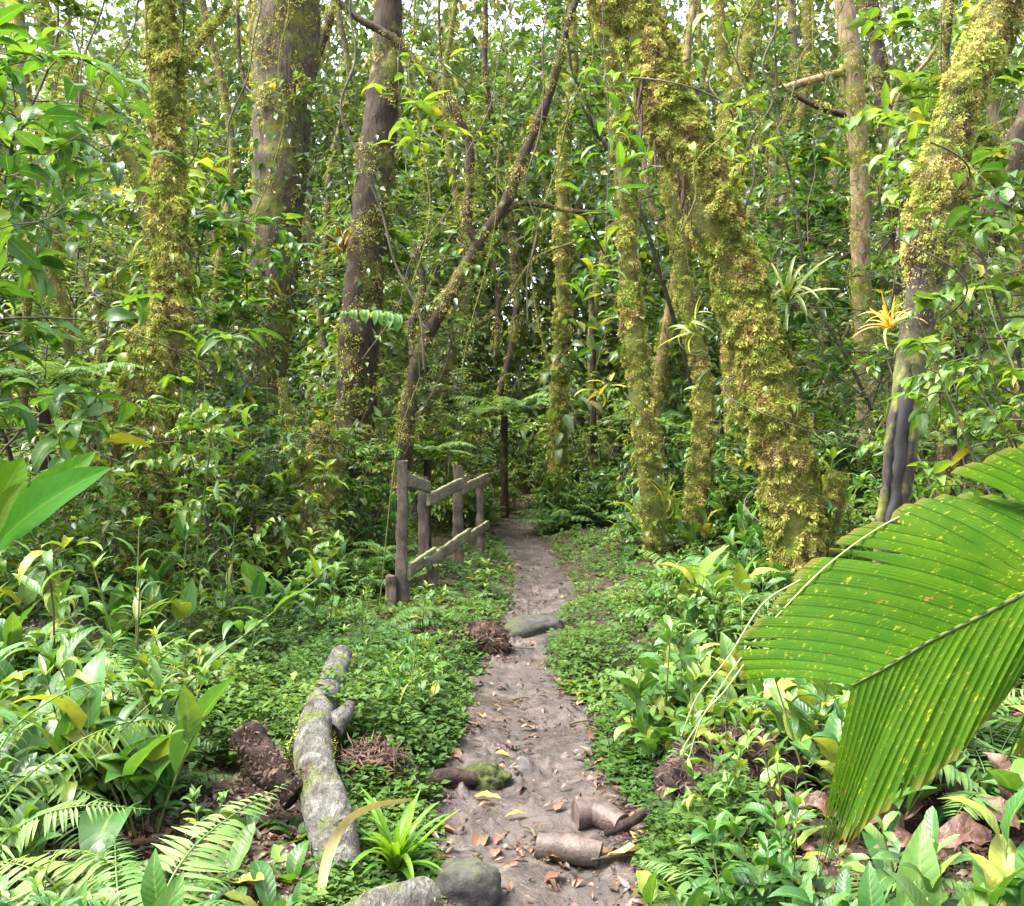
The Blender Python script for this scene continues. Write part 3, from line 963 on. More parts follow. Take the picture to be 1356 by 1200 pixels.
def make_herb(name, H, nst, npairs, LL, tpl, mat, spread=.25, stem='stem', el=.25, r=.006, top=True):
    """leafy herb: one or several stems carrying pairs of leaves"""
    root = empty(name)
    st, fo = MB(), MB()
    for s in range(nst):
        az0 = s * 2 * PI / nst + R.normal(0, .5)
        h = H * (.6 + .5 * R.random()) if nst > 1 else H
        sp = spread * (.3 + R.random())
        t = np.linspace(0, 1, 12)
        c = np.stack([h * sp * t ** 1.3 * math.cos(az0), h * sp * t ** 1.3 * math.sin(az0), h * t - .03], -1) + np.array([math.cos(az0), math.sin(az0), 0]) * .03 * (nst > 1)
        tube(st, c, r * (1 - .6 * t), 6)
        for k in range(npairs):
            f = .25 + .75 * (k + .5) / npairs
            p = c[min(11, int(f * 11.99))]
            for g in (0, 1):
                az = az0 + k * 1.57 + g * PI + R.normal(0, .25)
                e = el + .5 * f + R.normal(0, .18)
                d = dirs(np.array(az), np.array(e))
                L = LL * (.65 + .5 * R.random()) * (1.1 - .35 * f)
                pl = .12 * L
                tube(st, np.vstack([p, p + d * pl]), r * .35, 4, cap=False)
                place_leaves(fo, tpl, [p + d * pl], [d], [[0, 0, 1]] + R.normal(0, .15, (1, 3)), [L], 1., R.random(1))
        if top:
            p = c[-1]
            for g in range(3):
                d = dirs(np.array(az0 + g * 2.1), np.array(.9 + R.normal(0, .15)))
                place_leaves(fo, tpl, [p], [d], [[0, 0, 1.]], [LL * .55], .9, np.minimum(1, .75 + .2 * R.random(1)))
    st.build('stem', M[stem], root)
    fo.build('foliage', M[mat], root)
    return root


def frond_mesh(st, c, n, Lp, taper=1., upv=(0, 0, 1), droop=.25, tpl=T_pinna, start=.12, r=.004, wid=1., sweep=.35):
    """one fern frond along centre line c into builder st"""
    c = np.asarray(c, float)
    s = smooth_path(c, 40)
    T, _, _ = frames(s)
    tube(st, s, r * (1 - .75 * np.linspace(0, 1, 40)), 5, cap=False, rnd=.6)
    f = start + (1 - start) * (np.arange(n) + .5) / n
    i = np.minimum(39, (f * 39).astype(int))
    prof = np.sin(PI * np.clip(.12 + .9 * f, 0, 1)) ** .65 * (1 - .25 * taper * f)
    upv = np.asarray(upv, float)
    for sg in (1, -1):
        side = unit(np.cross(T[i], upv)) * sg
        d = side + T[i] * sweep - upv * droop + R.normal(0, .05, (n, 3))
        place_leaves(st, tpl, s[i], d, upv + R.normal(0, .08, (n, 3)), Lp * np.maximum(prof, .06), wid, np.clip(.5 + R.normal(0, .2, n), 0, 1))


def make_fern(name, nf, L, el=.9, mat='fern', n=26, lp=.22):
    root = empty(name)
    for k in range(nf):
        az = k * 2 * PI / nf + R.normal(0, .25)
        l = L * (.75 + .4 * R.random())
        e = el + R.normal(0, .15)
        t = np.linspace(0, 1, 6)
        th = e - 1.5 * t
        x = np.concatenate([[0], np.cumsum(np.cos(th[:-1]) * .2)]) * l
        z = np.concatenate([[0], np.cumsum(np.sin(th[:-1]) * .2)]) * l
        c = np.stack([x * math.cos(az), x * math.sin(az), z], -1)
        mb = MB()
        frond_mesh(mb, c, n, lp * l)
        mb.build('frond', M[mat], root)
    return root


def make_rosette(name, nl, L, tpl, mat, e0=1.3, e1=.2, W=1.):
    root = empty(name)
    fo = MB()
    az = np.arange(nl) * 2.4 + R.normal(0, .2, nl)
    el = np.linspace(e0, e1, nl) + R.normal(0, .12, nl)
    place_leaves(fo, tpl, np.zeros((nl, 3)) + dirs(az, el * 0) * .012, dirs(az, el), np.array([[0, 0, 1.]]) + .01 * R.normal(0, 1, (nl, 3)), L * (.7 + .4 * R.random(nl)), W)
    fo.build('foliage', M[mat], root)
    return root


PROTO = {}


def proto(kind, fns):
    PROTO[kind] = [[f(), False] for f in fns]


def put(kind, loc, rz=None, s=1., tilt=(0, 0), cat='plant', group=None, desc=None, label=None, anchor=None):
    v = PROTO[kind][int(R.integers(0, len(PROTO[kind])))]
    for w in PROTO[kind]:
        if not w[1]:
            v = w
    if v[1]:
        o = dup(v[0])
    else:
        o = v[0]
        v[1] = True
    o.location = loc
    o.rotation_euler = (tilt[0], tilt[1], R.random() * 6.28 if rz is None else rz)
    o.scale = (s, s, s)
    tag(o, label, cat, group)
    if not label:
        q = anchor if anchor is not None else px(np.asarray(loc) + np.array([0, 0, .2]))
        AUTO.append((o, desc, q, loc[1]))
    return o


proto('sapling', [lambda h=h: make_woody('sapling', h, 46, 1.25, .13, start=.12, r0=.032, mat='leaf_far', ntw=5, nlf=8) for h in (5.2, 6.6, 8.2)])
proto('sapling_dark', [lambda h=h: make_woody('sapling', h, 50, 1.2, .12, start=.10, r0=.03, mat='leaf_dark', ntw=5, nlf=9) for h in (4.6, 6.2)])
proto('sapling_broad', [lambda h=h: make_woody('sapling', h, 30, 1.0, .20, start=.25, r0=.022, mat='leaf_bright', ntw=3, nlf=6, tpl=T_ovate) for h in (3.2, 4.2)])
proto('sapling_big', [lambda h=h: make_woody('sapling', h, 26, 1.1, .26, start=.2, r0=.025, mat='leaf_mid', ntw=3, nlf=6, tpl=T_ovate) for h in (4.5, 5.8)])
proto('sapling_tall', [lambda h=h: make_woody('sapling', h, 44, 1.4, .15, start=.45, r0=.05, mat='leaf_far', ntw=5, nlf=8) for h in (8.5, 10.)])
proto('shrub', [lambda h=h: make_woody('shrub', h, 34, .62, .115, start=.1, r0=.014, mat='leaf_mid', ntw=4, nlf=8, stems=5) for h in (1.3, 1.8, 2.3)])
proto('shrub_dark', [lambda h=h: make_woody('shrub', h, 34, .6, .14, start=.1, r0=.014, mat='leaf_dark', ntw=4, nlf=7, stems=5) for h in (1.2, 1.9)])
proto('shrub_bright', [lambda h=h: make_woody('shrub', h, 30, .5, .12, start=.15, r0=.012, mat='leaf_bright', ntw=3, nlf=7, stems=4, tpl=T_ovate) for h in (1.4, 2.0)])
proto('herb_ovate', [lambda h=h: make_herb('leafy_herb', h, 3, 4, .17, T_ovate, 'herb') for h in (.45, .55, .7)])
proto('herb_lance', [lambda h=h: make_herb('leafy_herb', h, 3, 5, .22, T_long, 'herb', el=.5) for h in (.45, .6, .8)])
proto('herb_glossy', [lambda h=h: make_herb('leafy_herb', h, 2, 4, .20, T_oblong, 'herb_glossy', el=.35) for h in (.35, .5)])
proto('herb_bright', [lambda h=h: make_herb('leafy_herb', h, 3, 5, .15, T_lance_hi, 'leaf_bright', el=.4) for h in (.5, .7)])
proto('herb_broad', [lambda n=n: make_herb('leafy_herb', .32, n, 2, .30, T_ovate, 'herb', el=.6, spread=.6, r=.005, top=False) for n in (4, 6)])
proto('herb_cane', [lambda h=h: make_herb('leafy_herb', h, 2, 6, .19, T_lance_hi, 'leaf_mid', el=.1, spread=1.1, r=.005) for h in (.6, .75)])
proto('fern', [lambda n=n: make_fern('fern', n, .62) for n in (6, 7)])
proto('tree_fern', [lambda: make_fern('tree_fern', 11, 1.5, .75, n=40, lp=.19, mat='fern_pale')])
proto('strap_tuft', [lambda n=n: make_rosette('strap_leaf_tuft', n, .55, T_strap, 'bromel') for n in (16, 22)])
proto('grass_tuft', [lambda: make_rosette('grassy_tuft', 40, .30, tplset(4, nseg=9, a=.15, b=.5, ratio=.10, fold=.5, bend=1.3), 'tuft', 1.45, .45)])
proto('seedling', [lambda: make_rosette('seedling', 6, .13, T_oblong, 'herb', .9, .2), lambda: make_rosette('seedling', 8, .12, T_ovate, 'leaf_bright', 1., .1)])

# screen boxes to keep clear of nearer plants: x0, y0, x1, y1, depth
CLEAR = [(382, 858, 475, 1160, 6.5), (700, 1045, 865, 1150, 4.6), (508, 600, 660, 800, 9.), (1010, 560, 1100, 730, 8.5), (838, 480, 945, 725, 11.3), (1160, 430, 1225, 700, 7.),
         (560, 1020, 860, 1200, 5.), (600, 690, 800, 1000, 15.), (480, 1060, 590, 1200, 4.5), (340, 980, 390, 1090, 5.), (735, 540, 750, 610, 15.8), (0, 900, 250, 1020, 3.5), (120, 1060, 380, 1115, 3.7), (1150, 1080, 1330, 1112, 3.7), (900, 950, 1030, 1040, 3.9), (410, 1150, 590, 1200, 3.4), (440, 990, 530, 1090, 4.6), (240, 550, 330, 700, 6.8)]


def blocked(loc, h, w):
    x, yb = px(np.asarray(loc, float))
    k = F / loc[1]
    x0, x1, y0, y1 = x - w * k * .8, x + w * k * .8, yb - h * k * .95, yb
    for a, b, c, d, D in CLEAR:
        if loc[1] < D and x1 > a and x0 < c and y1 > b and y0 < d:
            return True
    return False


# ------------------------------------------------------------------ background saplings and shrubs
def sap(kind, x, Y, s=1., desc='', h=4.):
    X = (x - CX) / F * Y
    z = float(gz(X, Y))
    if 'sapling' in kind:
        s = min(s, (2.4 + Y * .39) / {'sapling': 6.6, 'sapling_tall': 9.2, 'sapling_dark': 5.4, 'sapling_big': 5.2, 'sapling_broad': 3.7}[kind])
    cat = 'shrub' if 'shrub' in kind else ('fern' if 'fern' in kind else 'sapling')
    ay = HY - F * (z + h * s * .5 - EYE) / Y
    return put(kind, (X, Y, z), s=s, cat=cat, group='%ss in the thicket' % cat, desc=desc, anchor=(min(1340, max(15, x)), min(1190, max(15, ay))))


D_SAP = {'sapling': 'small-leaved green sapling', 'sapling_dark': 'dense dark green sapling', 'sapling_big': 'large-leaved green sapling', 'sapling_broad': 'broad-leaved bright sapling', 'sapling_tall': 'tall leafy sapling',
         'shrub': 'mid-green leafy shrub', 'shrub_dark': 'dark green leafy shrub', 'shrub_bright': 'bright green leafy shrub'}
for i in range(54):
    u = (i + .5) / 54
    x = -60 + 1480 * ((i * .618) % 1)
    Y = 15.5 + 9 * R.random()
    kind = ['sapling', 'sapling_big', 'sapling_tall', 'sapling', 'sapling_dark', 'sapling_big'][i % 6]
    if 540 < x < 840:
        if i % 4:
            continue
        Y = max(Y, 22.5)
    sap(kind, x, Y, .8 + .4 * R.random(), D_SAP[kind], 6)
for x, Y, k, s in [(440, 13.5, 'sapling_big', .8), (560, 14, 'sapling', .7), (120, 11, 'sapling', .9), (30, 10, 'sapling', .9),
                   (-30, 8.4, 'sapling_broad', .9), (-30, 7, 'sapling_broad', 1.1), (130, 11.2, 'sapling_broad', 1.2), (320, 10.4, 'sapling_broad', .9), (20, 12, 'sapling_tall', .8), (1330, 9, 'sapling', .7),
                   (1100, 12.5, 'sapling', .8), (1030, 13.5, 'sapling', .8), (1260, 11, 'sapling_dark', .8), (1370, 8, 'sapling_broad', 1.), (1180, 13, 'sapling', .9), (1300, 12.5, 'sapling', 1.), (250, 13, 'sapling', .9),
                   (480, 15.2, 'sapling', 1.1), (590, 18.5, 'sapling', .6)]:
    sap(k, x, Y, s, D_SAP[k], 5)
for i in range(60):
    x = -40 + 1440 * ((i * .7548 + .1) % 1)
    Y = 10.5 + 9 * ((i * .5698) % 1)
    X = (x - CX) / F * Y
    kind = ['shrub', 'shrub_dark', 'shrub', 'shrub_bright', 'shrub'][i % 5]
    if path_dist(X, Y) < .9 and Y < 16.5:
        continue
    if blocked((X, Y, float(gz(X, Y))), 1.9, .7):
        continue
    sap(kind, x, Y, .8 + .4 * R.random(), D_SAP[kind], 1.7)
for x, Y, k, s in [(640, 17.2, 'shrub_bright', .6), (680, 17.4, 'shrub_bright', .5), (715, 17.6, 'shrub', .5), (745, 17.3, 'shrub_bright', .5), (800, 17., 'shrub_bright', .6), (660, 18.5, 'shrub_bright', .8), (720, 18.6, 'shrub', .8), (770, 18.2, 'shrub_bright', .7), (690, 19.5, 'shrub_bright', 1.), (640, 20, 'shrub', 1.), (820, 19, 'shrub_bright', 1.), (600, 17, 'shrub', .7),
                   (1410, 6.2, 'shrub_bright', 1.), (1425, 5.6, 'shrub_bright', 1.1), (1330, 7.8, 'shrub_bright', .9), (1290, 8.4, 'shrub', 1.), (60, 7.6, 'shrub', .9), (10, 6.6, 'shrub_bright', .85), (130, 8., 'shrub', .8),
                   (300, 8.8, 'shrub_dark', .7), (330, 9.6, 'shrub', .8), (400, 11, 'shrub_dark', .8), (450, 11.4, 'shrub_dark', .7), (480, 10.6, 'shrub', .55), (305, 10.2, 'sapling', .6), (310, 8.2, 'shrub_bright', .9), (360, 9., 'shrub_bright', .9), (440, 10.4, 'shrub_bright', .7), (500, 12.6, 'shrub_bright', .9), (570, 13.5, 'shrub_bright', .9), (600, 14.5, 'shrub', .9), (520, 13.4, 'sapling', .7), (960, 12.6, 'shrub_dark', .8), (1000, 11.5, 'shrub', .6), (1140, 9.2, 'shrub', .6)]:
    sap(k, x, Y, s, D_SAP[k], 1.7)
for x, Y, s, hz in [(668, 16.8, .75, 1.55), (610, 15, .5, .9), (566, 12.6, .5, 1.0), (770, 19.5, .8, 1.4), (975, 13.5, .5, .8), (410, 12, .5, 1.1), (1090, 12.5, .5, 1.0), (60, 8.6, .6, 1.5), (250, 10.5, .5, 1.2), (860, 16, .6, 1.2)]:
    X = (x - CX) / F * Y
    z0 = float(gz(X, Y))
    o = put('tree_fern', (X, Y, z0 + hz), s=s, cat='fern', group='tree ferns behind the path', desc='spreading pale tree fern', anchor=(x, px((X, Y, hz + .2))[1]))
    tb = MB()
    tube(tb, np.array([[0, 0, -(hz + .1) / s], [.02, 0, -.5 * hz / s], [0, 0, 0.03]]), [.09, .08, .07], 9, .2, 9)
    tb.build('trunk', M['bark_dark'], o)

# distant foliage that reads as one mass
mb = MB()
N = 190000
Y = 22 + 12 * R.random(N)
X = (R.random(N) * 1560 - 780) / F * Y
Z = R.random(N) ** 1.15 * 13.5
q = np.stack([X, Y, Z], -1)
k = fbm(q, .55, 4., 3)
thr = .36 + .010 * np.clip(Z - 2, 0, 14)
xs_ = CX + F * X / Y
ysc = HY - F * (Z - EYE) / Y
thr = thr + .16 * np.exp(-((xs_ - 40) / 120) ** 2 - ((ysc - 110) / 110) ** 2) + .12 * np.exp(-((xs_ - 700) / 120) ** 2 - ((ysc - 20) / 90) ** 2) + .07 * np.exp(-((xs_ - 1110) / 60) ** 2 - ((ysc - 90) / 100) ** 2)
thr = thr - .07 * (ysc > 150)
keep = k > thr
q = q[keep]
N2 = 60000
Y2 = 34 + 8 * R.random(N2)
q2 = np.stack([(R.random(N2) * 1640 - 820) / F * Y2, Y2, 12.5 * R.random(N2) ** 1.1], -1)
q2 = q2[fbm(q2, .5, 9., 3) > .36 + .012 * np.clip(q2[:, 2] - 5, 0, 9)]
nfirst = len(q)
q = np.concatenate([q, q2])
q[:, 2] += gz(q[:, 0], q[:, 1])
n = len(q)
place_leaves(mb, T_tiny, q, R.normal(0, 1, (n, 3)) + np.array([0, 0, -.5]), np.array([0, -.3, 1.]) + R.normal(0, .5, (n, 3)), (.12 + .26 * R.random(n) ** 1.5) * np.where(np.arange(n) < nfirst, 1, 1.7), .9)
tag(mb.build('distant_foliage', M['leaf_far']), 'pale distant forest foliage filling the view behind all the trees', 'foliage', kind='stuff')
print('far leaves', n)

# ------------------------------------------------------------------ ground plants
D_H = {'herb_ovate': 'oval-leaved green herb', 'herb_lance': 'long-leaved arching herb', 'herb_glossy': 'glossy dark-leaved herb', 'herb_bright': 'bright narrow-leaved herb', 'fern': 'small green fern', 'herb_broad': 'broad drooping-leaved herb', 'herb_cane': 'arching cane-like herb',
       'seedling': 'low seedling'}


def herbs(n, x0, x1, y0, y1, kinds, smin, smax, tries=14, mind=.12):
    c = 0
    for i in range(n):
        for _ in range(tries):
            x, y = x0 + (x1 - x0) * R.random(), y0 + (y1 - y0) * R.random()
            p = G(x, y)
            kind = kinds[int(R.integers(0, len(kinds)))]
            s = smin + (smax - smin) * R.random()
            if path_dist(p[0], p[1]) < mind or blocked(p, {'seedling': .14, 'fern': .36, 'herb_broad': .42}.get(kind, .65) * s, {'seedling': .12, 'fern': .5, 'herb_broad': .34, 'herb_cane': .4}.get(kind, .22) * s):
                continue
            put(kind, p - np.array([0, 0, .01]), s=s, tilt=(R.normal(0, .1), R.normal(0, .1)), cat='fern' if kind == 'fern' else 'herb', group='ferns on the forest floor' if kind == 'fern' else 'herbs on the forest floor', desc=D_H[kind],
                anchor=(min(1345, max(10, x)), min(1195, y - .25 * s * F / p[1])))
            c += 1
            break
    return c


c = herbs(96, -40, 470, 745, 1290, ['herb_ovate', 'herb_broad', 'herb_cane', 'herb_broad', 'herb_glossy', 'herb_bright', 'fern', 'fern', 'herb_lance'], .5, 1.3)
c += herbs(62, 870, 1400, 740, 1290, ['herb_ovate', 'herb_broad', 'herb_glossy', 'herb_cane', 'herb_glossy', 'herb_bright', 'seedling'], .55, 1.1)
c += herbs(34, 780, 1160, 690, 800, ['herb_glossy', 'herb_ovate', 'herb_lance'], 1., 1.7)
c += herbs(30, 160, 540, 700, 800, ['herb_ovate', 'fern', 'herb_lance', 'fern'], .9, 1.5)
c += herbs(14, 640, 800, 690, 712, ['herb_ovate', 'herb_glossy'], .9, 1.4)
c += herbs(26, 460, 640, 830, 1010, ['seedling', 'seedling', 'fern'], .6, 1.2, mind=.04)
c += herbs(60, 730, 1000, 720, 1180, ['seedling', 'herb_ovate', 'herb_broad', 'herb_glossy', 'herb_bright'], .45, .85, mind=.03)
c += herbs(50, 430, 660, 720, 1000, ['seedling', 'fern', 'herb_ovate', 'herb_bright', 'herb_broad'], .45, .85, mind=.05)
c += herbs(30, 800, 1180, 660, 760, ['herb_broad', 'herb_ovate', 'herb_glossy', 'fern'], 1.2, 2.)
c += herbs(24, 600, 840, 686, 735, ['herb_broad', 'herb_ovate', 'fern', 'herb_bright'], .9, 1.6, mind=.06)
c += herbs(60, -20, 430, 1040, 1320, ['seedling', 'seedling', 'seedling', 'herb_broad', 'fern', 'herb_glossy'], .4, 1.1)
c += herbs(64, 880, 1380, 960, 1330, ['seedling', 'seedling', 'seedling', 'herb_broad', 'herb_glossy', 'fern'], .5, 1.2)
c += herbs(40, 790, 1170, 715, 900, ['herb_ovate', 'herb_glossy', 'herb_broad', 'seedling', 'fern'], .7, 1.4)
for x, y, k_, s_ in [(330, 1100, 'seedling', 1.3), (385, 1165, 'seedling', 1.4), (300, 1165, 'seedling', 1.4), (270, 1130, 'herb_ovate', .4), (392, 1110, 'seedling', 1.1), (360, 1210, 'seedling', 1.5),
                     (480, 985, 'herb_ovate', .5), (505, 955, 'seedling', 1.5), (520, 1010, 'seedling', 1.2), (545, 930, 'fern', .5), (475, 930, 'herb_bright', .6), (588, 822, 'fern', .75), (560, 838, 'herb_ovate', .7), (618, 800, 'fern', .6), (640, 790, 'herb_ovate', .7), (520, 838, 'fern', .8),
                     (30, 1300, 'herb_glossy', .8), (95, 1330, 'herb_ovate', .6), (255, 1300, 'seedling', 1.4), (335, 1262, 'seedling', 1.3), (378, 1290, 'seedling', 1.2), (300, 1225, 'seedling', 1.), (400, 1215, 'seedling', 1.2),
                     (905, 1262, 'herb_broad', .55), (978, 1300, 'herb_glossy', .75), (1050, 1262, 'seedling', 1.6), (1105, 1320, 'herb_broad', .7), (1150, 1250, 'seedling', 1.5), (1212, 1222, 'herb_glossy', .85), (1285, 1300, 'herb_broad', .7), (1350, 1265, 'herb_broad', .9),
                     (1255, 1235, 'seedling', 1.4), (950, 1215, 'fern', .6), (1020, 1200, 'herb_bright', .5), (1320, 1215, 'seedling', 1.4), (1100, 1195, 'seedling', 1.2), (925, 1140, 'herb_lance', .6), (985, 1150, 'herb_lance', .55), (1040, 1130, 'herb_bright', .6)]:
    p = G(x, y)
    put(k_, p - np.array([0, 0, .01]), s=s_, tilt=(R.normal(0, .1), R.normal(0, .1)), cat='fern' if k_ == 'fern' else 'herb', group='ferns on the forest floor' if k_ == 'fern' else 'herbs on the forest floor', desc=D_H[k_], anchor=(min(1345, max(10, x)), min(1195, y - .25 * s_ * F / p[1])))
c += herbs(55, 735, 1010, 722, 830, ['seedling', 'seedling', 'fern', 'herb_broad'], .9, 1.7, mind=.05)
print('herbs', c)

# ground cover: uncountable small leaves
mb = MB()
N = 70000
ux, uy = R.random(N) * 1800 - 220, 690 + 600 * R.random(N) ** 1.1
Y = F * EYE / (uy - HY)
X = (ux - CX) / F * Y
X += R.normal(0, .05, N)
Y += R.normal(0, .08, N)
d = path_dist(X, Y)
q = np.stack([X, Y, X * 0], -1)
dens = fbm(q, 2.2, 8.)
nearpath = np.exp(-np.clip(d, 0, 9) / .8)
keep = (d > -.13 + .26 * fbm(q, 6, 1.)) & (dens > .63 - .30 * nearpath - .12 * (Y > 5.5)) & ((d < .6 + 1.2 * dens) | (Y > 5.5)) & ((Y > 4.3) | (d < .35))
X, Y = X[keep], Y[keep]
n = len(X)
zg = gz(X, Y)
h = .02 + .16 * R.random(n) * np.clip((fbm(np.stack([X, Y, X * 0], -1), 1.3, 12.) - .35) * 4, .2, 1.5) * fbm(np.stack([X, Y, X * 0], -1), 3., 2.) * 2 * np.clip(path_dist(X, Y) * 3 + .3, .2, 1)
hs = np.stack([X, Y, zg + h], -1)
col = np.clip(fbm(np.stack([X, Y, X * 0], -1), 1.6, 6.) * 1.2 - .15, 0, .9)
for k in range(5):
    az = R.random(n) * 6.28
    dd = dirs(az, R.normal(.15, .3, n))
    place_leaves(mb, T_tiny, hs + dd * .008, dd, np.array([0, 0, 1.]) + R.normal(0, .2, (n, 3)), (.018 + .046 * R.random(n) ** 1.7) * (.6 + .9 * fbm(np.stack([X, Y, X * 0], -1), 4., 3.)) * np.clip(.7 + Y * .04, .8, 1.5), 1., np.clip(col + R.normal(0, .15, n), 0, 1))
tag(mb.build('ground_cover', M['cover']), 'low carpet of small green leaves along both path edges', 'ground cover', kind='stuff')
print('cover', n * 5)

# leaf litter
mb = MB()
N = 20000
ux, uy = R.random(N) * 1420 - 30, 700 + 560 * R.random(N)
Y = F * EYE / (uy - HY)
X = (ux - CX) / F * Y
d = path_dist(X, Y)
keep = (d > -.08) | (R.random(N) < .16 + .6 * (fbm(np.stack([X, Y, X * 0], -1), 2.3, 4.) > .53))
X, Y = X[keep], Y[keep]
n = len(X)
az = R.random(n) * 6.28
zz = np.array([pzs(a_, b_) for a_, b_ in zip(X, Y)])
place_leaves(mb, T_dead, np.stack([X, Y, zz + .012], -1), dirs(az, R.normal(.1, .2, n)), np.array([0, 0, 1.]) + R.normal(0, .35, (n, 3)), .014 + .065 * R.random(n) ** 2.4, .8, R.random(n) ** 1.6 * .7)
tag(mb.build('leaf_litter', M['dead']), 'scattered small brown dead leaves covering the forest floor', 'leaf litter', kind='stuff')


# ------------------------------------------------------------------ foreground: big palm leaf at the right
def palm():
    foot = np.array([2.05, 2.35, float(gz(2.05, 2.35))])
    root = empty('palm', foot)
    tag(root, 'large pleated palm leaf with yellow flecks reaching in from the right', 'palm')
    rows = [(1700, 980, 2.45), (1560, 760, 2.42), (1450, 738, 2.36), (1356, 786, 2.28), (1290, 820, 2.22), (1230, 850, 2.17), (1175, 883, 2.12), (1128, 908, 2.08)]
    rc = smooth_path([P(*r_) for r_ in rows], 60)
    st = MB()
    tube(st, np.vstack([foot + [0, 0, -.05], foot + [-.02, 0, .4], rc]) if False else rc, np.linspace(.0075, .002, 60), 7)
    lo = MB()
    tube(lo, smooth_path([foot + [0, 0, -.05], foot + [.05, .0, .35], rc[0]], 14), np.linspace(.016, .011, 14), 8)
    local(lo, foot).build('stalk', M['stem'], root)
    local(st, foot).build('rib', M['rib'], root)

    def side(bases, tips, name, n, fold, sag, gaps):
        """pleated blade: n ribs from bases to tips, each pleat a ridge"""
        mbl = MB()
        b = smooth_path(bases, n + 1)
        e = smooth_path(tips, n + 1)
        e = e + (e - b) * R.normal(0, .03, (n + 1, 1))
        m = 16
        t = np.linspace(0, 1, m)[:, None]
        lines = []
        for k in range(n + 1):
            mid = (b[k] + e[k]) / 2 + np.array([0, -.02, sag * np.linalg.norm(e[k] - b[k])])
            ln = (1 - t) ** 2 * b[k] + 2 * t * (1 - t) * mid + t ** 2 * e[k]
            lines.append(ln)
        for k in range(n):
            A0, A1 = lines[k], lines[k + 1]
            g = gaps.get(k, 1.0)
            nn = unit(np.cross(A1 - A0 + 1e-6, np.gradient(A0, axis=0)))
            wd = np.linalg.norm(A1 - A0, axis=1, keepdims=True)
            sub = 4
            V = []
            for s_ in range(sub + 1):
                f = s_ / sub
                hgt = (1 - abs(2 * f - 1)) * wd * fold
                split = np.clip((t - g) / (1.0001 - g), 0, 1) * .5 if g < 1 else 0 * t
                ff = .5 + (f - .5) * (1 - split * 1.9)
                V.append(A0 * (1 - ff) + A1 * ff + nn * hgt)
            V = np.stack(V, 1)
            kk = sub + 1
            i, j = np.meshgrid(np.arange(m - 1), np.arange(sub), indexing='ij')
            Q = np.stack([i * kk + j, i * kk + j + 1, (i + 1) * kk + j + 1, (i + 1) * kk + j], -1).reshape(-1, 4)
            A = np.zeros((m, kk, 3))
            A[..., 0] = np.linspace(-1, 1, kk)[None]
            A[..., 1] = t
            A[..., 2] = R.random() * .8 + .1
            mbl.add(V.reshape(-1, 3), Q, A.reshape(-1, 3))
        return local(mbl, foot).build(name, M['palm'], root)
    rb = lambda xs_: [P(x, y, Y) for x, y, Y in xs_]
    side(rb([(1128, 908, 2.08), (1175, 883, 2.12), (1230, 850, 2.17), (1290, 820, 2.22), (1356, 786, 2.28), (1400, 765, 2.31)]),
         rb([(985, 901, 2.25), (978, 862, 2.28), (1008, 815, 2.32), (1052, 772, 2.36), (1110, 722, 2.42), (1165, 690, 2.46)]), 'blade', 15, .17, .10, {3: .7, 6: .92, 11: .6})
    side(rb([(1356, 786, 2.28), (1400, 765, 2.31), (1450, 738, 2.36), (1500, 745, 2.39)]),
         rb([(1172, 686, 2.46), (1215, 664, 2.5), (1290, 660, 2.54), (1350, 662, 2.56)]), 'blade', 7, .17, .10, {})
    side(rb([(1450, 738, 2.36), (1500, 745, 2.39), (1540, 755, 2.41)]), rb([(1263, 630, 2.5), (1300, 602, 2.52), (1370, 580, 2.54)]), 'blade', 5, .17, .16, {})
    side(rb([(1128, 908, 2.08), (1175, 883, 2.12), (1230, 850, 2.17), (1290, 820, 2.22), (1356, 786, 2.28), (1440, 742, 2.35), (1520, 748, 2.4)]),
         rb([(1078, 1150, 1.96), (1088, 1160, 1.96), (1112, 1118, 1.97), (1165, 1075, 1.98), (1240, 1025, 2.02), (1305, 960, 2.08), (1345, 905, 2.15)]), 'blade', 24, .12, .12, {0: .5, 1: .65, 2: .45, 3: .7, 4: .6, 6: .8, 9: .9, 13: .85, 18: .9})
    side(rb([(1440, 742, 2.35), (1480, 740, 2.38), (1520, 748, 2.4)]), rb([(1330, 1010, 2.2), (1350, 1000, 2.22), (1372, 990, 2.24)]), 'blade', 4, .25, .1, {0: .5})
    for pts in ([(1250, 664, 2.5), (1180, 690, 2.44), (1100, 745, 2.36), (1030, 815, 2.3), (975, 880, 2.26), (930, 950, 2.24), (905, 990, 2.24)],
                [(1060, 768, 2.34), (1010, 800, 2.3), (965, 870, 2.27), (925, 920, 2.25), (902, 975, 2.25)], [(985, 880, 2.25), (960, 915, 2.24), (930, 950, 2.23), (912, 1005, 2.23)]):
        mb = MB()
        s = smooth_path([P(*p) for p in pts], 30)
        tube(mb, s, np.linspace(.0018, .0028, 30) * (1.1 - .5 * np.linspace(0, 1, 30)), 5)
        local(mb, foot).build('edge_strand', M['thread'], root)['label'] = 'pale dry strand hanging from the blade edge'
    LANDMARKS.append(('the big palm leaf', 1200, 850))
    return root


palm()


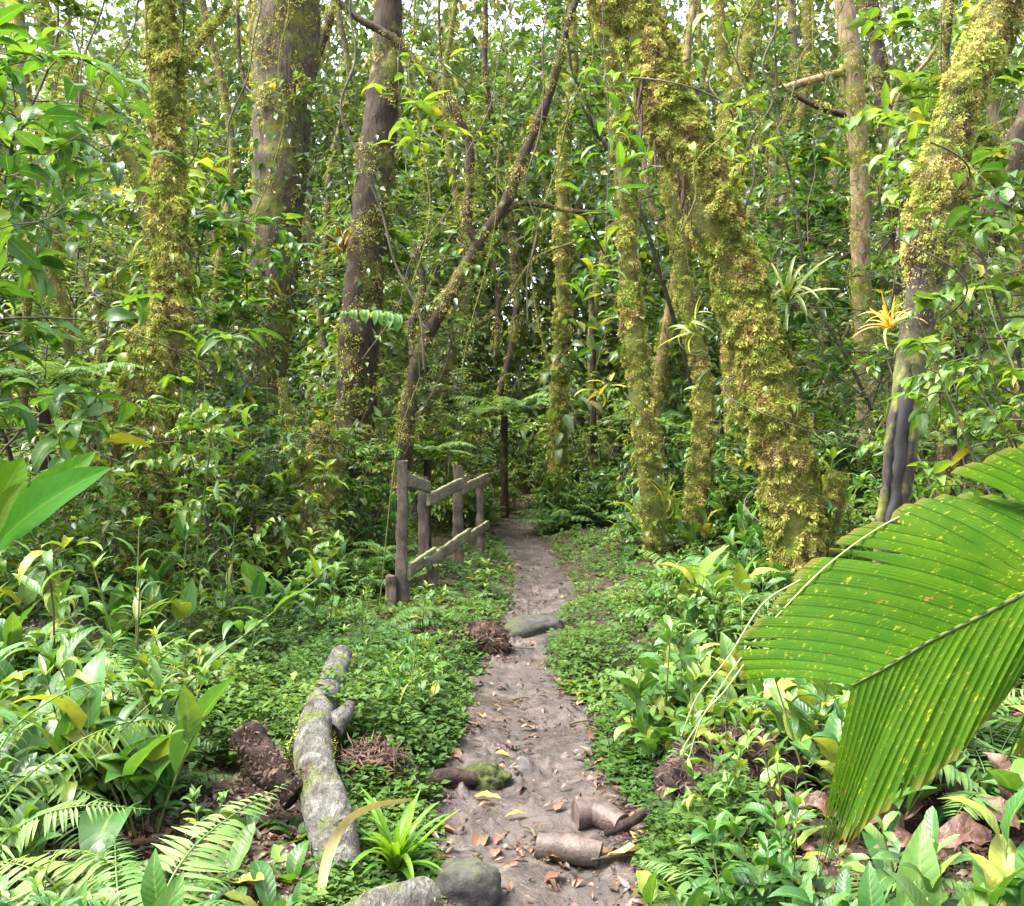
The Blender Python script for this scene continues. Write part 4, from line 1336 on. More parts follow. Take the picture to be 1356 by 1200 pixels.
def explicit_leaves(name, label, cat, foot, leaves, mat, stem_mat='stem', seg=12, ratio=.24, nm='leaf', stalk=.006):
    """plant with each blade between two points; leaves: base pixel+depth, tip pixel+depth, width ratio, face direction"""
    root = empty(name, foot)
    tag(root, label, cat)
    for bq, tq, ra, upv, bend in leaves:
        b, e = P(*bq), P(*tq)
        tp = [leaf_tpl(seg, .6, .85, ra, .25, bend, 3, .05)]
        V = tp[0][0]
        d = e - b
        L = np.linalg.norm(d) / np.linalg.norm(V[-4])
        sdir = unit(d)
        # undo the chord angle of the bent template
        ang = math.atan2(V[-4][2], V[-4][1])
        up = np.asarray(upv, float)
        s = unit(np.cross(sdir, up))
        nr = np.cross(s, sdir)
        dd = sdir * math.cos(ang) - nr * math.sin(ang)
        mb = MB()
        place_leaves(mb, tp, [b], [dd], [nr * math.cos(ang) + sdir * math.sin(ang)], [L], 1., R.random(1))
        tube(mb, smooth_path([np.asarray(foot) - [0, 0, .03], (np.asarray(foot) + b) / 2 + [0, 0, .03], b], 12), np.linspace(stalk, stalk * .6, 12), 6, rnd=.3)
        local(mb, foot).build(nm, M[mat], root)
    return root


fx = P(-60, 900, 2.1)
foot = np.array([-1.1, 2.15, float(gz(-1.1, 2.15))])
explicit_leaves('broad_leaf_plant', 'large smooth-leaved plant poking in at the left edge', 'plant', foot,
                [((-6, 725, 2.1), (147, 620, 2.0), .30, (.2, -.75, .6), .5), ((-4, 722, 2.1), (127, 598, 2.2), .30, (.1, -.9, .4), .4), ((-20, 700, 2.1), (31, 606, 2.15), .55, (.3, -.8, .4), .2),
                 ((-8, 715, 2.05), (30, 640, 1.98), .36, (-.5, -.8, .1), .5), ((-40, 740, 2.1), (-60, 590, 2.1), .3, (.3, -.8, .3), .3)], 'bigleaf')
LANDMARKS.append(('the large left-edge leaves', 60, 670))


# hero ferns lower left
def hero_fern(label, foot, fronds):
    root = empty('fern', foot)
    tag(root, label, 'fern')
    for pts, n, lp, up, dr in fronds:
        mb = MB()
        frond_mesh(mb, [GL(*p) for p in pts], n, lp, upv=up, droop=dr, r=.0045, wid=.62)
        local(mb, foot).build('frond', M['fern_pale'], root)
    return root


f = G(-60, 1200)
hero_fern('arching fern with two long bowed fronds at the left edge', f,
          [([(-60, 1200, .0), (0, 1066, .26), (90, 990, .36), (170, 956, .38), (225, 956, .36), (246, 985, .30)], 34, .13, (.1, -.15, 1), .9),
           ([(-60, 1190, .0), (-5, 1000, .40), (60, 932, .48), (130, 904, .48), (200, 906, .44), (262, 926, .38)], 36, .085, (.1, -.2, 1), .6),
           ([(-60, 1200, .0), (20, 1100, .2), (100, 1068, .26), (200, 1072, .22)], 30, .11, (.0, -.3, 1), .3)])
f = G(170, 1290)
hero_fern('flat spreading fern with broad ribbed fronds at bottom left', f,
          [([(170, 1290, .0), (160, 1215, .17), (154, 1160, .2), (152, 1108, .14)], 20, .15, (0, -.5, 1), .15),
           ([(180, 1280, .0), (235, 1150, .22), (300, 1085, .25), (388, 1032, .2)], 30, .15, (.1, -.5, 1), .15),
           ([(160, 1290, .0), (90, 1190, .2), (40, 1150, .22), (-10, 1140, .15)], 24, .14, (0, -.5, 1), .2)])
LANDMARKS.append(('the spreading bottom-left fern', 200, 1130))

# ------------------------------------------------------------------ logs, stones and debris on the floor


def lump(name, label, cat, loc, size, mat, seed=0, amp=.35, sc=3., rz=0., sub=28, group=None, moss=0):
    t = np.linspace(0, PI, sub)
    a = np.linspace(0, 2 * PI, sub * 2, endpoint=False)
    d = np.stack([np.sin(t)[:, None] * np.cos(a)[None], np.sin(t)[:, None] * np.sin(a)[None], np.repeat(np.cos(t)[:, None], len(a), 1)], -1)
    r = 1 + amp * (fbm(d, sc * .6, seed, 4) - .5) * 2
    d = np.sign(d) * np.abs(d) ** .85
    V = d * r[..., None] * np.asarray(size)
    c, s = math.cos(rz), math.sin(rz)
    V = np.stack([V[..., 0] * c - V[..., 1] * s, V[..., 0] * s + V[..., 1] * c, V[..., 2]], -1)
    n, m = r.shape
    i, j = np.meshgrid(np.arange(n - 1), np.arange(m), indexing='ij')
    jn = (j + 1) % m
    Q = np.stack([i * m + j, (i + 1) * m + j, (i + 1) * m + jn, i * m + jn], -1).reshape(-1, 4)
    mb = MB()
    mb.add(V.reshape(-1, 3), Q)
    if mat == 'rotten':
        moss = 2600
    if moss:
        root = empty(name, loc)
        tag(root, label, cat, group)
        mb.build('core' if mat == 'rotten' else 'rock', M[mat], root)
        mm = MB()
        ii = R.integers(0, n * m, moss)
        qq = V.reshape(-1, 3)[ii]
        dn = unit(qq)
        kp = dn[:, 2] > -.2
        qq, dn = qq[kp], dn[kp]
        place_leaves(mm, T_moss, qq + R.normal(0, .008, qq.shape), dn + R.normal(0, .9, qq.shape) - np.array([0, 0, .5 * (mat == 'rotten')]), dn, (.03 + .06 * R.random(len(qq)) if mat == 'rotten' else .010 + .014 * R.random(len(qq))), .32 if mat == 'rotten' else 1., R.random(len(qq)))
        mm.build('fibres' if mat == 'rotten' else 'moss', M['fibre' if mat == 'rotten' else 'moss'], root)
        return root
    o = mb.build(name, M[mat])
    o.location = loc
    return tag(o, label, cat, group)


def logpiece(name, label, cat, rows, mat, ns=30, amp=.14, sc=6, endmat=None, group=None, tufts=0):
    s = smooth_path(rows, 110)
    s[:, :3] += (np.stack([fbm(s[:, :3], 7, o_) for o_ in (0, 31, 67)], -1) - .5) * .014
    org = s[0, :3].copy()
    root = empty(name, org)
    tag(root, label, cat, group)
    mb = MB()
    TV, _ = tube(mb, s[:, :3], s[:, 3], ns, amp, sc, off=R.random() * 20)
    TV = TV.copy()
    local(mb, org).build('trunk', M[mat], root)
    return root, org, (TV, s[:, :3])


# fallen log at left: far end to near end
def on(x, y, r, sink=.3):
    """log centre resting on the ground, its top edge seen near pixel x, y"""
    g = G(x, y)
    return [g[0], g[1], g[2] + r * (1 - sink), r]


lr = [.055, .064, .072, .079, .082, .078, .074, .07]
lg = [GL(x, y, h) for x, y, h in [(452, 868, .30), (434, 915, .24), (416, 970, .19), (420, 1030, .16), (436, 1085, .13), (446, 1130, .08), (452, 1165, .02), (458, 1195, -.06)]]
rows = [[*p, r_] for p, r_ in zip(lg, lr)]
root, org, s = logpiece('fallen_log', 'grey lichen-covered fallen log lying left of the path', 'log', rows, 'log', 44, .08, 16)
mm = MB()
moss_on(mm, *s, 7000, .02, .57, 3., hang=-.1, rough=.05)
local(mm, org).build('moss', M['moss'], root)
mb = MB()
tube(mb, smooth_path([[*(lg[2] + [.05, .1, -.02]), .05], [*(lg[2] + [.10, .18, .03]), .035], [*(lg[2] + [.12, .22, .06]), .012]], 12)[:, :3], np.linspace(.045, .02, 12), 14, .7, 16)
local(mb, org).build('branch_stub', M['log'], root)
fm = MB()
mb = MB()
SV, _ = tube(mb, smooth_path([[*(lg[3] + [-.05, -.15, -.02])], [*(lg[3] + [-.16, -.1, .06])], [*(lg[3] + [-.27, .0, .15])]], 14), np.linspace(.045, .06, 14), 20, .8, 14)
o = local(mb, org).build('branch_stub', M['rotten'], root)
o['label'] = 'dark rotten broken stub'
moss_on(fm, SV, SV.mean(1), 9000, .06, .3, 2., hang=.8, rough=.1)
local(fm, org).build('fibres', M['fibre'], root)
LANDMARKS.append(('the grey fallen log', 430, 1000))

g = G(497, 1050)
lump('rotten_wood', 'dark crumbling rotten wood chunk right of the grey log', 'wood', g + [0, 0, .06], (.13, .10, .12), 'rotten', 3, .5, 4)
p = G(500, 1215)
root, org, s = logpiece('fallen_log', 'mossy grey log end at the bottom edge below the tuft', 'log', [[*GL(430, 1262, .05), .08], [*GL(480, 1228, .06), .085], [*GL(530, 1206, .07), .085], [*GL(562, 1194, .07), .075]], 'log')
mm = MB()
moss_on(mm, *s, 5000, .02, .5, 9., hang=-.1, rough=.05)
local(mm, org).build('moss', M['moss'], root)
g = G(620, 1225)
lump('stone', 'dark grey stone at the bottom edge beside the path', 'stone', g + [0, 0, .03], (.105, .095, .09), 'stone', 8, .3, 3)
g = G(640, 1062)
lump('mossy_stone', 'round mossy stone on the left edge of the path', 'stone', g + [0, 0, .01], (.10, .10, .075), 'mossrock', 5, .5, 5, moss=0)
g = G(595, 1055)
logpiece('dead_branch', 'low half-buried branch beside the round mossy stone', 'branch', [[g[0] - .1, g[1], g[2] + .02, .035], [g[0], g[1] - .02, g[2] + .04, .04], [g[0] + .12, g[1], g[2] + .02, .03]], 'rotten', 10)
g = G(708, 850)
lump('stone', 'low flat stone forming a step across the path', 'stone', g + [0, .0, -.01], (.25, .14, .13), 'stone', 21, .35, 3, rz=.5)
g = G(645, 868)
lump('root_mound', 'brown rooty mound at the left of the stone step', 'root', g + [-.02, 0, .02], (.16, .14, .13), 'rotten', 31, .6, 5)
LANDMARKS.append(('the stone step', 690, 850))
g = G(750, 1148)
logpiece('cut_log', 'short cut log lying crosswise on the path', 'log', [[*GL(712, 1120, .105), .048], [*GL(740, 1122, .11), .052], [*GL(768, 1128, .11), .052], [*GL(796, 1134, .10), .046]], 'billet', 18, .1, 8)
g = G(800, 1108)
root, org, s = logpiece('cut_log', 'broken log with a side branch above the short cut log', 'log', [[*GL(762, 1080, .115), .06], [*GL(790, 1078, .125), .06], [*GL(824, 1094, .115), .045]], 'billet', 18, .2, 8)
mb = MB()
tube(mb, smooth_path([GL(800, 1100, .10), GL(826, 1094, .12), GL(857, 1074, .17)], 12), np.linspace(.035, .014, 12), 9, .4, 12)
local(mb, org).build('branch_stub', M['rotten'], root)
LANDMARKS.append(('the cut logs on the path', 780, 1110))
g = G(965, 1060)
lump('rotten_wood', 'dark rotten root mass under plants below the palm strands', 'wood', g + [0, 0, .06], (.26, .2, .17), 'rotten', 41, .6, 4)
g = G(995, 985)
lump('rotten_wood', 'brown decaying log lump left of the palm tip', 'wood', g + [0, 0, .02], (.22, .16, .12), 'rotten', 47, .5, 4)
g = G(785, 700)
lump('mossy_boulder', 'rounded mossy boulder behind the end of the path', 'boulder', P(783, 612, 19), (.42, .4, .5), 'mossrock', 51, .3, 2.5, moss=0)
LANDMARKS.append(('the round boulder', 785, 600))

# curled dead palm sheaths at lower right
for k, (x, y, ln_, az, el, s_, lab) in enumerate([(1120, 1118, .34, 2.9, .15, 1., 'long curled reddish-brown dead leaf below the palm tip'), (1222, 1085, .30, 2.2, .5, 1.1, 'broad reddish dead leaf leaning behind the bottom right herb'),
                                                  (1310, 1150, .36, 3.4, .1, 1., 'dark red-brown dead leaf lying at the bottom right'), (1180, 1120, .34, .3, .2, 1., 'brown dead sheath lying under the bottom right herbs'),
                                                  (1335, 1085, .28, 1.7, .8, 1.1, 'reddish dead leaf standing at the right edge'), (1060, 1150, .26, 3.6, .2, .9, 'brown curled dead leaf near the palm leaf drip tips'),
                                                  (1270, 1105, .30, .9, .4, 1., 'folded brown dead leaf in the middle of the dead leaf pile'), (1160, 1075, .3, 2.6, .3, .9, 'dull brown dead leaf at the top of the dead leaf pile'),
                                                  (1265, 1175, .34, 2.9, .1, .7, 'narrow brown dead leaf along the bottom right edge'), (1205, 1130, .36, 3.3, .2, 1.2, 'wide ruddy dead leaf lying across the middle of the dead leaf pile'), (1100, 1085, .3, .2, .3, 1., 'dark folded dead leaf left of the palm drip tips'),
                                                  (1350, 1130, .3, 2.8, .3, 1.2, 'ruddy curled dead leaf at the right edge of the dead leaf pile')]):
    g = G(x, y)
    mb = MB()
    tp = [leaf_tpl(14, .5, .8, .34, .9, 1.0 + .5 * (k % 4), 3, .25)]
    place_leaves(mb, tp, [[0, 0, .07]], [dirs(np.array(az), np.array(el + .25))], [[.2, -.5, 1]], [ln_ * .72], s_ * 1.15, np.array([.25 + .07 * k]))
    V_ = mb.V[0]
    mb.V[0] = V_ + (np.stack([fbm(V_, 9, o_ + k) for o_ in (0, 31, 67)], -1) - .5) * .07
    o = mb.build('dead_leaf', M['dead_big'])
    o.location = g
    tag(o, lab, 'dead leaf', 'large dead leaves at lower right')

# dry curved leaf arching by the tuft
mb = MB()
s = smooth_path([P(424, 1200, 3.22), P(430, 1150, 3.28), P(445, 1108, 3.35), P(468, 1081, 3.42), P(500, 1066, 3.5), P(546, 1059, 3.58)], 24)
T_, N_, B_ = frames(s)
w = .017 * np.sin(PI * np.linspace(.12, .97, 24)) ** .5
V = np.concatenate([s + unit(np.cross(T_, [0, 1, .3])) * w[:, None], s + [0, .006, 0], s - unit(np.cross(T_, [0, 1, .3])) * w[:, None]])
Q = np.array([(i, i + 1, 24 + i + 1, 24 + i) for i in range(23)] + [(24 + i, 24 + i + 1, 48 + i + 1, 48 + i) for i in range(23)])
A = np.zeros((72, 3))
A[:, 0] = np.repeat([-1, 0, 1], 24)
A[:, 2] = .4
mb.add(V, Q, A)
tag(mb.build('dry_leaf', M['straw']), 'long dry straw-coloured leaf arching over the grey log', 'dead leaf')

# strap-leaved tuft
g = G(523, 1168)
o = put('grass_tuft', g + [0, 0, .03], s=.95, cat='plant', label='bright grassy tuft growing at the near end of the log')
LANDMARKS.append(('the grassy tuft', 525, 1110))

# epiphytes on trunks
EPI = [(1042, 400, 8.6, .85, 'strap-leaved epiphyte spraying right from the leaning trunk', (0, .7)), (925, 440, 8.3, .7, 'strap-leaved epiphyte hanging left of the leaning trunk', (.6, -.9)), (880, 668, 11., .7, 'strap-leaved epiphyte at the foot of the slim path tree', (.2, -.2)),
       (655, 375, 11.2, .5, 'small strap-leaved epiphyte below the forked crotch', (0, .2)), (1170, 560, 7., .35, 'yellowish epiphyte on the bare lower trunk', (0, -.6)), (330, 400, 13.2, .9, 'strap-leaved epiphyte on the thick grey trunk', (0, .3))]
for x, y, Y, s_, lab, tl in EPI:
    put('strap_tuft', P(x, y, Y), s=s_, tilt=tl, cat='epiphyte', label=lab, group='strap-leaved epiphytes on trunks')
for x, y, Y, s_, m, lab in [(1181, 436, 6.74, .44, 'bromel_gold', 'golden orange bromeliad on the far right trunk'), (455, 335, 12.2, .75, 'bromel_red', 'dark reddish bromeliad on the dark trunk')]:
    o = make_rosette('bromeliad', 22, .55, tplset(3, nseg=9, a=.12, b=.6, ratio=.085, fold=.5, bend=1.2), m, 1.5, .35)
    o.location = P(x, y, Y)
    o.scale = (s_,) * 3
    o.rotation_euler = (.3, -.5 if m == 'bromel_gold' else -.15, 0)
    tag(o, lab, 'bromeliad')
LANDMARKS.append(('the golden bromeliad', 1185, 415))


# leafy epiphytes: whorls of lance leaves on short stems, and slender twigs with bright leaves
def spray(name, label, cat, stem_pts, whorls, mat='leaf_bright', tpl=T_lance_hi, group=None, r=.004, smat='twig'):
    s = smooth_path([P(*p) for p in stem_pts], 40)
    org = s[0].copy()
    root = empty(name, org)
    tag(root, label, cat, group)
    st, fo = MB(), MB()
    tube(st, s, np.linspace(r, r * .6, 40), 5)
    for f, n, L, sp in whorls:
        i = min(39, int(f * 39.9))
        az = np.arange(n) * 6.28 / n + R.random() * 6
        hub = s[i]
        off = R.normal(0, .03, (n, 3)) * sp
        el = R.normal(.15, .35, n)
        d = dirs(az, el)
        for k in range(n):
            tube(st, np.vstack([hub, hub + off[k] + d[k] * .02]), .0015, 3, cap=False)
        place_leaves(fo, tpl, hub + off + d * .02, d, np.array([0, 0, 1.]) + R.normal(0, .25, (n, 3)), L * (.65 + .5 * R.random(n)), 1.)
    local(st, org).build('stem', M[smat], root)
    local(fo, org).build('foliage', M[mat], root)
    return root


spray('vine', 'leafy vine hanging between the forked tree and slim path tree', 'vine', [(795, -60, 6.), (800, 60, 6.), (806, 160, 6.), (804, 270, 6.), (800, 350, 6.), (785, 375, 6.)], [(.3, 4, .18, 1), (.45, 7, .2, 2), (.55, 7, .2, 2.5), (.62, 6, .2, 2), (.8, 6, .18, 2), (.97, 9, .2, 2.5), (1., 6, .18, 2)])
spray('vine', 'thin twig with bright lance leaves above the forked tree', 'vine', [(560, -40, 5.6), (530, 60, 5.7), (530, 130, 5.7), (545, 180, 5.8), (575, 190, 5.8)], [(.25, 5, .15, 2), (.5, 6, .17, 2), (.7, 7, .2, 2), (.85, 7, .18, 3), (1., 6, .17, 2)])
spray('vine', 'dark bare liana crossing in front of the forked tree', 'vine', [(590, -40, 6.2), (560, 50, 6.3), (620, 110, 6.6), (690, 145, 6.8), (760, 165, 7.2), (830, 180, 7.8)], [(.3, 3, .12, 1), (.99, 5, .14, 2)])
spray('vine', 'leafy twig right of the leaning trunk top', 'vine', [(950, -30, 6.4), (960, 40, 6.4), (985, 110, 6.5), (1000, 180, 6.5), (995, 215, 6.5)], [(.2, 5, .2, 2), (.6, 6, .17, 2), (.8, 7, .18, 2), (1, 7, .16, 2)])
spray('vine', 'leafy shoot left of the right mossy tree', 'vine', [(1175, 430, 6.8), (1190, 330, 6.7), (1190, 240, 6.6), (1180, 160, 6.6)], [(.5, 5, .15, 1.5), (.75, 6, .2, 2), (1., 7, .2, 2)])
spray('vine', 'leafy shoot hanging over the left mossy tree base', 'vine', [(250, 640, 8.2), (255, 560, 7.6), (270, 470, 7.4), (290, 450, 7.3)], [(.9, 9, .28, 2), (1., 9, .28, 3)], mat='leaf_mid')
spray('sapling', 'bright yellow-green shoot right of the left mossy tree', 'sapling', [(250, 850, 7.), (262, 720, 6.9), (275, 620, 6.8), (280, 565, 6.8)], [(.5, 6, .24, 2), (.66, 7, .25, 3), (.8, 8, .24, 4), (.92, 8, .2, 4), (1., 7, .17, 2)], r=.008, smat='stem')
spray('sapling', 'thin red-stemmed plant in the left undergrowth', 'sapling', [(76, 975, 5.2), (72, 880, 5.2), (70, 800, 5.2), (60, 740, 5.2)], [(.8, 6, .22, 2), (1., 8, .24, 2)], mat='herb', r=.007, smat='stem_red')
spray('vine', 'branch with large drooping leaves at upper left', 'branch', [(-60, 150, 5.), (0, 230, 5.2), (50, 215, 5.3), (100, 185, 5.4), (140, 205, 5.5)], [(.35, 5, .2, 4), (.5, 7, .2, 5), (.65, 8, .22, 5), (.8, 8, .22, 5), (1., 7, .2, 4)], mat='herb_glossy', tpl=T_ovate)
spray('vine', 'leafy branch at far left below the drooping leaves', 'branch', [(-60, 330, 5.6), (10, 300, 5.6), (60, 290, 5.7), (110, 250, 5.8)], [(.3, 5, .18, 4), (.6, 6, .18, 5), (.8, 7, .17, 5), (1., 7, .18, 4)], mat='leaf_mid', tpl=T_ovate)
pin = empty('pinnate_leaf', P(556, 432, 7.6))
tag(pin, 'pale pinnate leaf arching in front of the dark trunk', 'leaf')
mb = MB()
frond_mesh(mb, [P(556, 500, 7.9), P(550, 432, 7.6), P(520, 414, 7.5), (P(470, 410, 7.4)), P(428, 418, 7.4)], 15, .15, upv=(.05, -.5, 1), droop=.9, tpl=T_lance_hi, start=.42, wid=1.5, r=.004)
local(mb, P(556, 432, 7.6)).build('leaflets', M['fern_pale'], pin)
mb = MB()
tube(mb, smooth_path([P(556, 500, 7.9), P(525, 600, 8.1), [P(500, 700, 8.2)[0], 8.2, float(gz(P(500, 700, 8.2)[0], 8.2)) - .03]], 20), .005, 6)
local(mb, P(556, 432, 7.6)).build('stalk', M['stem'], pin)
spray('vine', 'yellowing leaf hanging beside the slim path tree', 'vine', [(835, 515, 10.9), (815, 508, 10.8), (795, 515, 10.7), (783, 535, 10.7)], [(.5, 3, .22, 1), (.8, 4, .25, 1)], mat='yellowed')
spray('vine', 'climbing plant on the right edge with big leaves', 'vine', [(1380, 330, 5.4), (1350, 260, 5.5), (1320, 250, 5.6), (1300, 290, 5.6)], [(.4, 6, .2, 3), (.7, 6, .2, 3), (1., 6, .2, 3)], mat='herb_glossy', tpl=T_ovate)
for x, y in [(758, 480), (742, 560), (735, 520), (752, 440)]:
    pass

# climbers clothing the trunks
def climber(desc, pts, Y, rad, n, L, mat, tpl):
    c = smooth_path([P(x, y, Y) for x, y in pts], 60)
    org = c[-1].copy()
    root = empty('climbing_plant', org)
    tag(root, None, 'climber', 'climbing plants on the trunks')
    st, fo = MB(), MB()
    a = np.linspace(0, 9, 60) + R.random() * 6
    hel = c + np.stack([np.cos(a) * rad, np.sin(a) * rad, a * 0], -1)
    tube(st, hel, .006, 5, cap=False)
    i = R.integers(0, 60, n)
    az = R.random(n) * 2 * PI
    d = dirs(az, R.normal(-.1, .4, n))
    q = c[i] + np.stack([np.cos(az), np.sin(az), az * 0], -1) * (rad * (.8 + .9 * R.random((n, 1)))) + R.normal(0, .05, (n, 3))
    place_leaves(fo, tpl, q, d + np.array([0, 0, -.4]), np.array([0, 0, 1.]) + R.normal(0, .4, (n, 3)), L * (.5 + .8 * R.random(n)), 1.)
    local(st, org).build('stem', M['twig'], root)
    local(fo, org).build('foliage', M[mat], root)
    AUTO.append((root, desc, (pts[len(pts) // 2][0], min(1180, max(10, pts[len(pts) // 2][1]))), Y))


for desc, pts, Y, rad, n, L, mat, tpl in [
        ('dark-leaved climber', [(372, 120), (370, 260), (360, 400)], 13.3, .42, 240, .14, 'leaf_dark', T_small), ('dark-leaved climber', [(356, 380), (350, 480), (345, 600)], 13.3, .42, 220, .15, 'leaf_dark', T_small),
        ('dark-leaved climber', [(496, 180), (484, 300), (476, 420)], 12.2, .32, 190, .13, 'leaf_dark', T_small), ('green-leaved climber', [(474, 420), (470, 520), (466, 620)], 12.2, .34, 190, .14, 'leaf_mid', T_small),
        ('pale-leaved climber', [(748, 420), (744, 500), (740, 590)], 15.6, .22, 60, .26, 'leaf_far', T_ovate), ('green-leaved climber', [(215, 440), (195, 560), (185, 660)], 8.7, .42, 180, .11, 'leaf_mid', T_small),
        ('green-leaved climber', [(225, 180), (226, 300), (226, 420)], 8.8, .22, 60, .13, 'leaf_bright', T_lance), ('green-leaved climber', [(1230, 200), (1238, 300), (1226, 420)], 6.8, .22, 40, .11, 'leaf_bright', T_ovate),
        ('green-leaved climber', [(890, 60), (905, 150), (925, 230)], 8.4, .36, 60, .12, 'leaf_bright', T_ovate), ('green-leaved climber', [(1010, 470), (1030, 580), (1050, 690)], 8.4, .34, 30, .11, 'leaf_mid', T_ovate),
        ('green-leaved climber', [(850, 520), (860, 620), (870, 730)], 11.3, .2, 60, .13, 'leaf_mid', T_ovate), ('pale-leaved climber', [(1140, 150), (1142, 300), (1146, 470)], 13.8, .2, 90, .13, 'leaf_far', T_small),
        ('dark-leaved climber', [(1170, 60), (1185, 200), (1194, 360)], 14.8, .25, 150, .13, 'leaf_far', T_small), ('dark-leaved climber', [(410, 560), (415, 620), (420, 700)], 10., .3, 120, .11, 'leaf_dark', T_small),
        ('green-leaved climber', [(640, 300), (610, 360), (570, 440)], 11., .2, 60, .12, 'leaf_mid', T_ovate), ('pale-leaved climber', [(972, 60), (966, 200), (968, 360)], 12.8, .26, 150, .13, 'leaf_far', T_small),
        ('green-leaved climber', [(70, 40), (110, 130), (160, 200)], 10., .25, 120, .14, 'leaf_mid', T_small), ('green-leaved climber', [(560, 90), (600, 150), (622, 250)], 11., .25, 70, .13, 'leaf_bright', T_lance),
        ('pale-leaved climber', [(750, 30), (735, 100), (700, 200)], 11., .25, 80, .12, 'leaf_far', T_small), ('pale-leaved climber', [(1285, 330), (1270, 420), (1262, 520)], 9.4, .25, 120, .14, 'leaf_mid', T_ovate)]:
    climber(desc, pts, Y, rad, n, L, mat, tpl)

for k in range(26):
    x, Y = [(40 + 50 * k * 1.02, 7.5 + (k * 37 % 9) * .9)][0]
    dx = R.normal(0, 60)
    y1 = 260 + 330 * R.random()
    pts = [(x + dx * (f_ - .5) * 2 + R.normal(0, 9) + 18 * math.sin(f_ * 5 + k), -60 + (y1 + 60) * f_) for f_ in np.linspace(0, 1, 9)]
    c = smooth_path([P(a_, b_, Y) for a_, b_ in pts], 90)
    r_ = .004 + .006 * R.random()
    root = empty('liana', c[0])
    tag(root, None, 'liana', 'lianas hanging among the trees')
    st = MB()
    TV, _ = tube(st, c, r_, 7, .3, 20)
    TV = TV.copy()
    local(st, c[0]).build('stem', M['twig' if k % 2 else 'bark_moss'], root)
    if k % 2 == 0:
        mm = MB()
        moss_on(mm, TV, c, 14000, .035, 0., k * 3., rough=.1)
        if mm.n:
            local(mm, c[0]).build('moss', M['moss'], root)
    AUTO.append((root, 'mossy hanging liana' if k % 2 == 0 else 'thin dark hanging liana', (pts[5][0], max(10, pts[5][1])), Y))

# fallen leaves on the path: individuals
for k, (x, y, L, mcol) in enumerate([(628, 1088, .12, 'yellowed'), (655, 1020, .08, 'yellowed'), (577, 990, .16, 'dead'), (595, 1000, .14, 'dead'), (560, 1000, .13, 'dead'), (612, 1003, .12, 'dead'), (783, 988, .10, 'dead'), (735, 1102, .09, 'dead'), (697, 1108, .09, 'yellowed'), (610, 1135, .14, 'dead'),
                                     (640, 1135, .16, 'dead'), (655, 1170, .10, 'dead'), (720, 1165, .10, 'yellowed'), (790, 1170, .16, 'dead'), (830, 1155, .2, 'dead'), (845, 1120, .18, 'straw'), (868, 1135, .2, 'straw'), (690, 985, .07, 'straw'), (640, 975, .09, 'dead'), (650, 960, .08, 'dead'),
                                     (600, 1165, .14, 'dead'), (570, 1105, .1, 'dead'), (745, 1185, .12, 'dead'), (700, 870, .08, 'dead'), (735, 905, .07, 'dead'), (650, 915, .08, 'dead'), (775, 930, .09, 'dead'), (810, 1010, .1, 'dead'), (590, 1040, .1, 'dead'), (660, 1140, .08, 'dead'), (690, 760, .1, 'dead'), (670, 720, .12, 'dead'), (725, 735, .1, 'dead')]):
    g = G(x, y)
    mb = MB()
    place_leaves(mb, T_dead[:3], [[0, 0, .012]], [dirs(np.array(R.random() * 6.28), np.array(.12))], [[0, 0, 1.]] + R.normal(0, .2, (1, 3)), [L], 1., np.array([.35 + .6 * R.random()]))
    o = mb.build('fallen_leaf', M[mcol])
    o.location = g
    tag(o, None, 'fallen leaf', 'fallen leaves on the path')
    AUTO.append((o, {'dead': 'brown fallen leaf', 'yellowed': 'yellow fallen leaf', 'straw': 'pale straw fallen leaf'}[mcol] + ' on mud', (x, y), g[1]))
for k, (x, y, L, az) in enumerate([(740, 1150, .22, .5), (860, 1130, .2, 1.9), (560, 950, .25, .2), (820, 1175, .2, .1), (610, 960, .2, 2.7), (690, 945, .1, .3), (700, 1135, .12, 2.), (680, 880, .3, .1), (770, 970, .14, .4)]):
    g = G(x, y)
    mb = MB()
    d = np.array([math.cos(az), math.sin(az), 0])
    tube(mb, smooth_path([-d * L / 2 + [0, 0, .012], [.01, .01, .02], d * L / 2 + [0, 0, .015]], 10), np.linspace(.007, .004, 10), 6, .3, 20)
    o = mb.build('twig', M['twig'])
    o.location = g
    tag(o, None, 'twig', 'fallen twigs on the path')
    AUTO.append((o, 'small dark fallen twig', (x, y), g[1]))

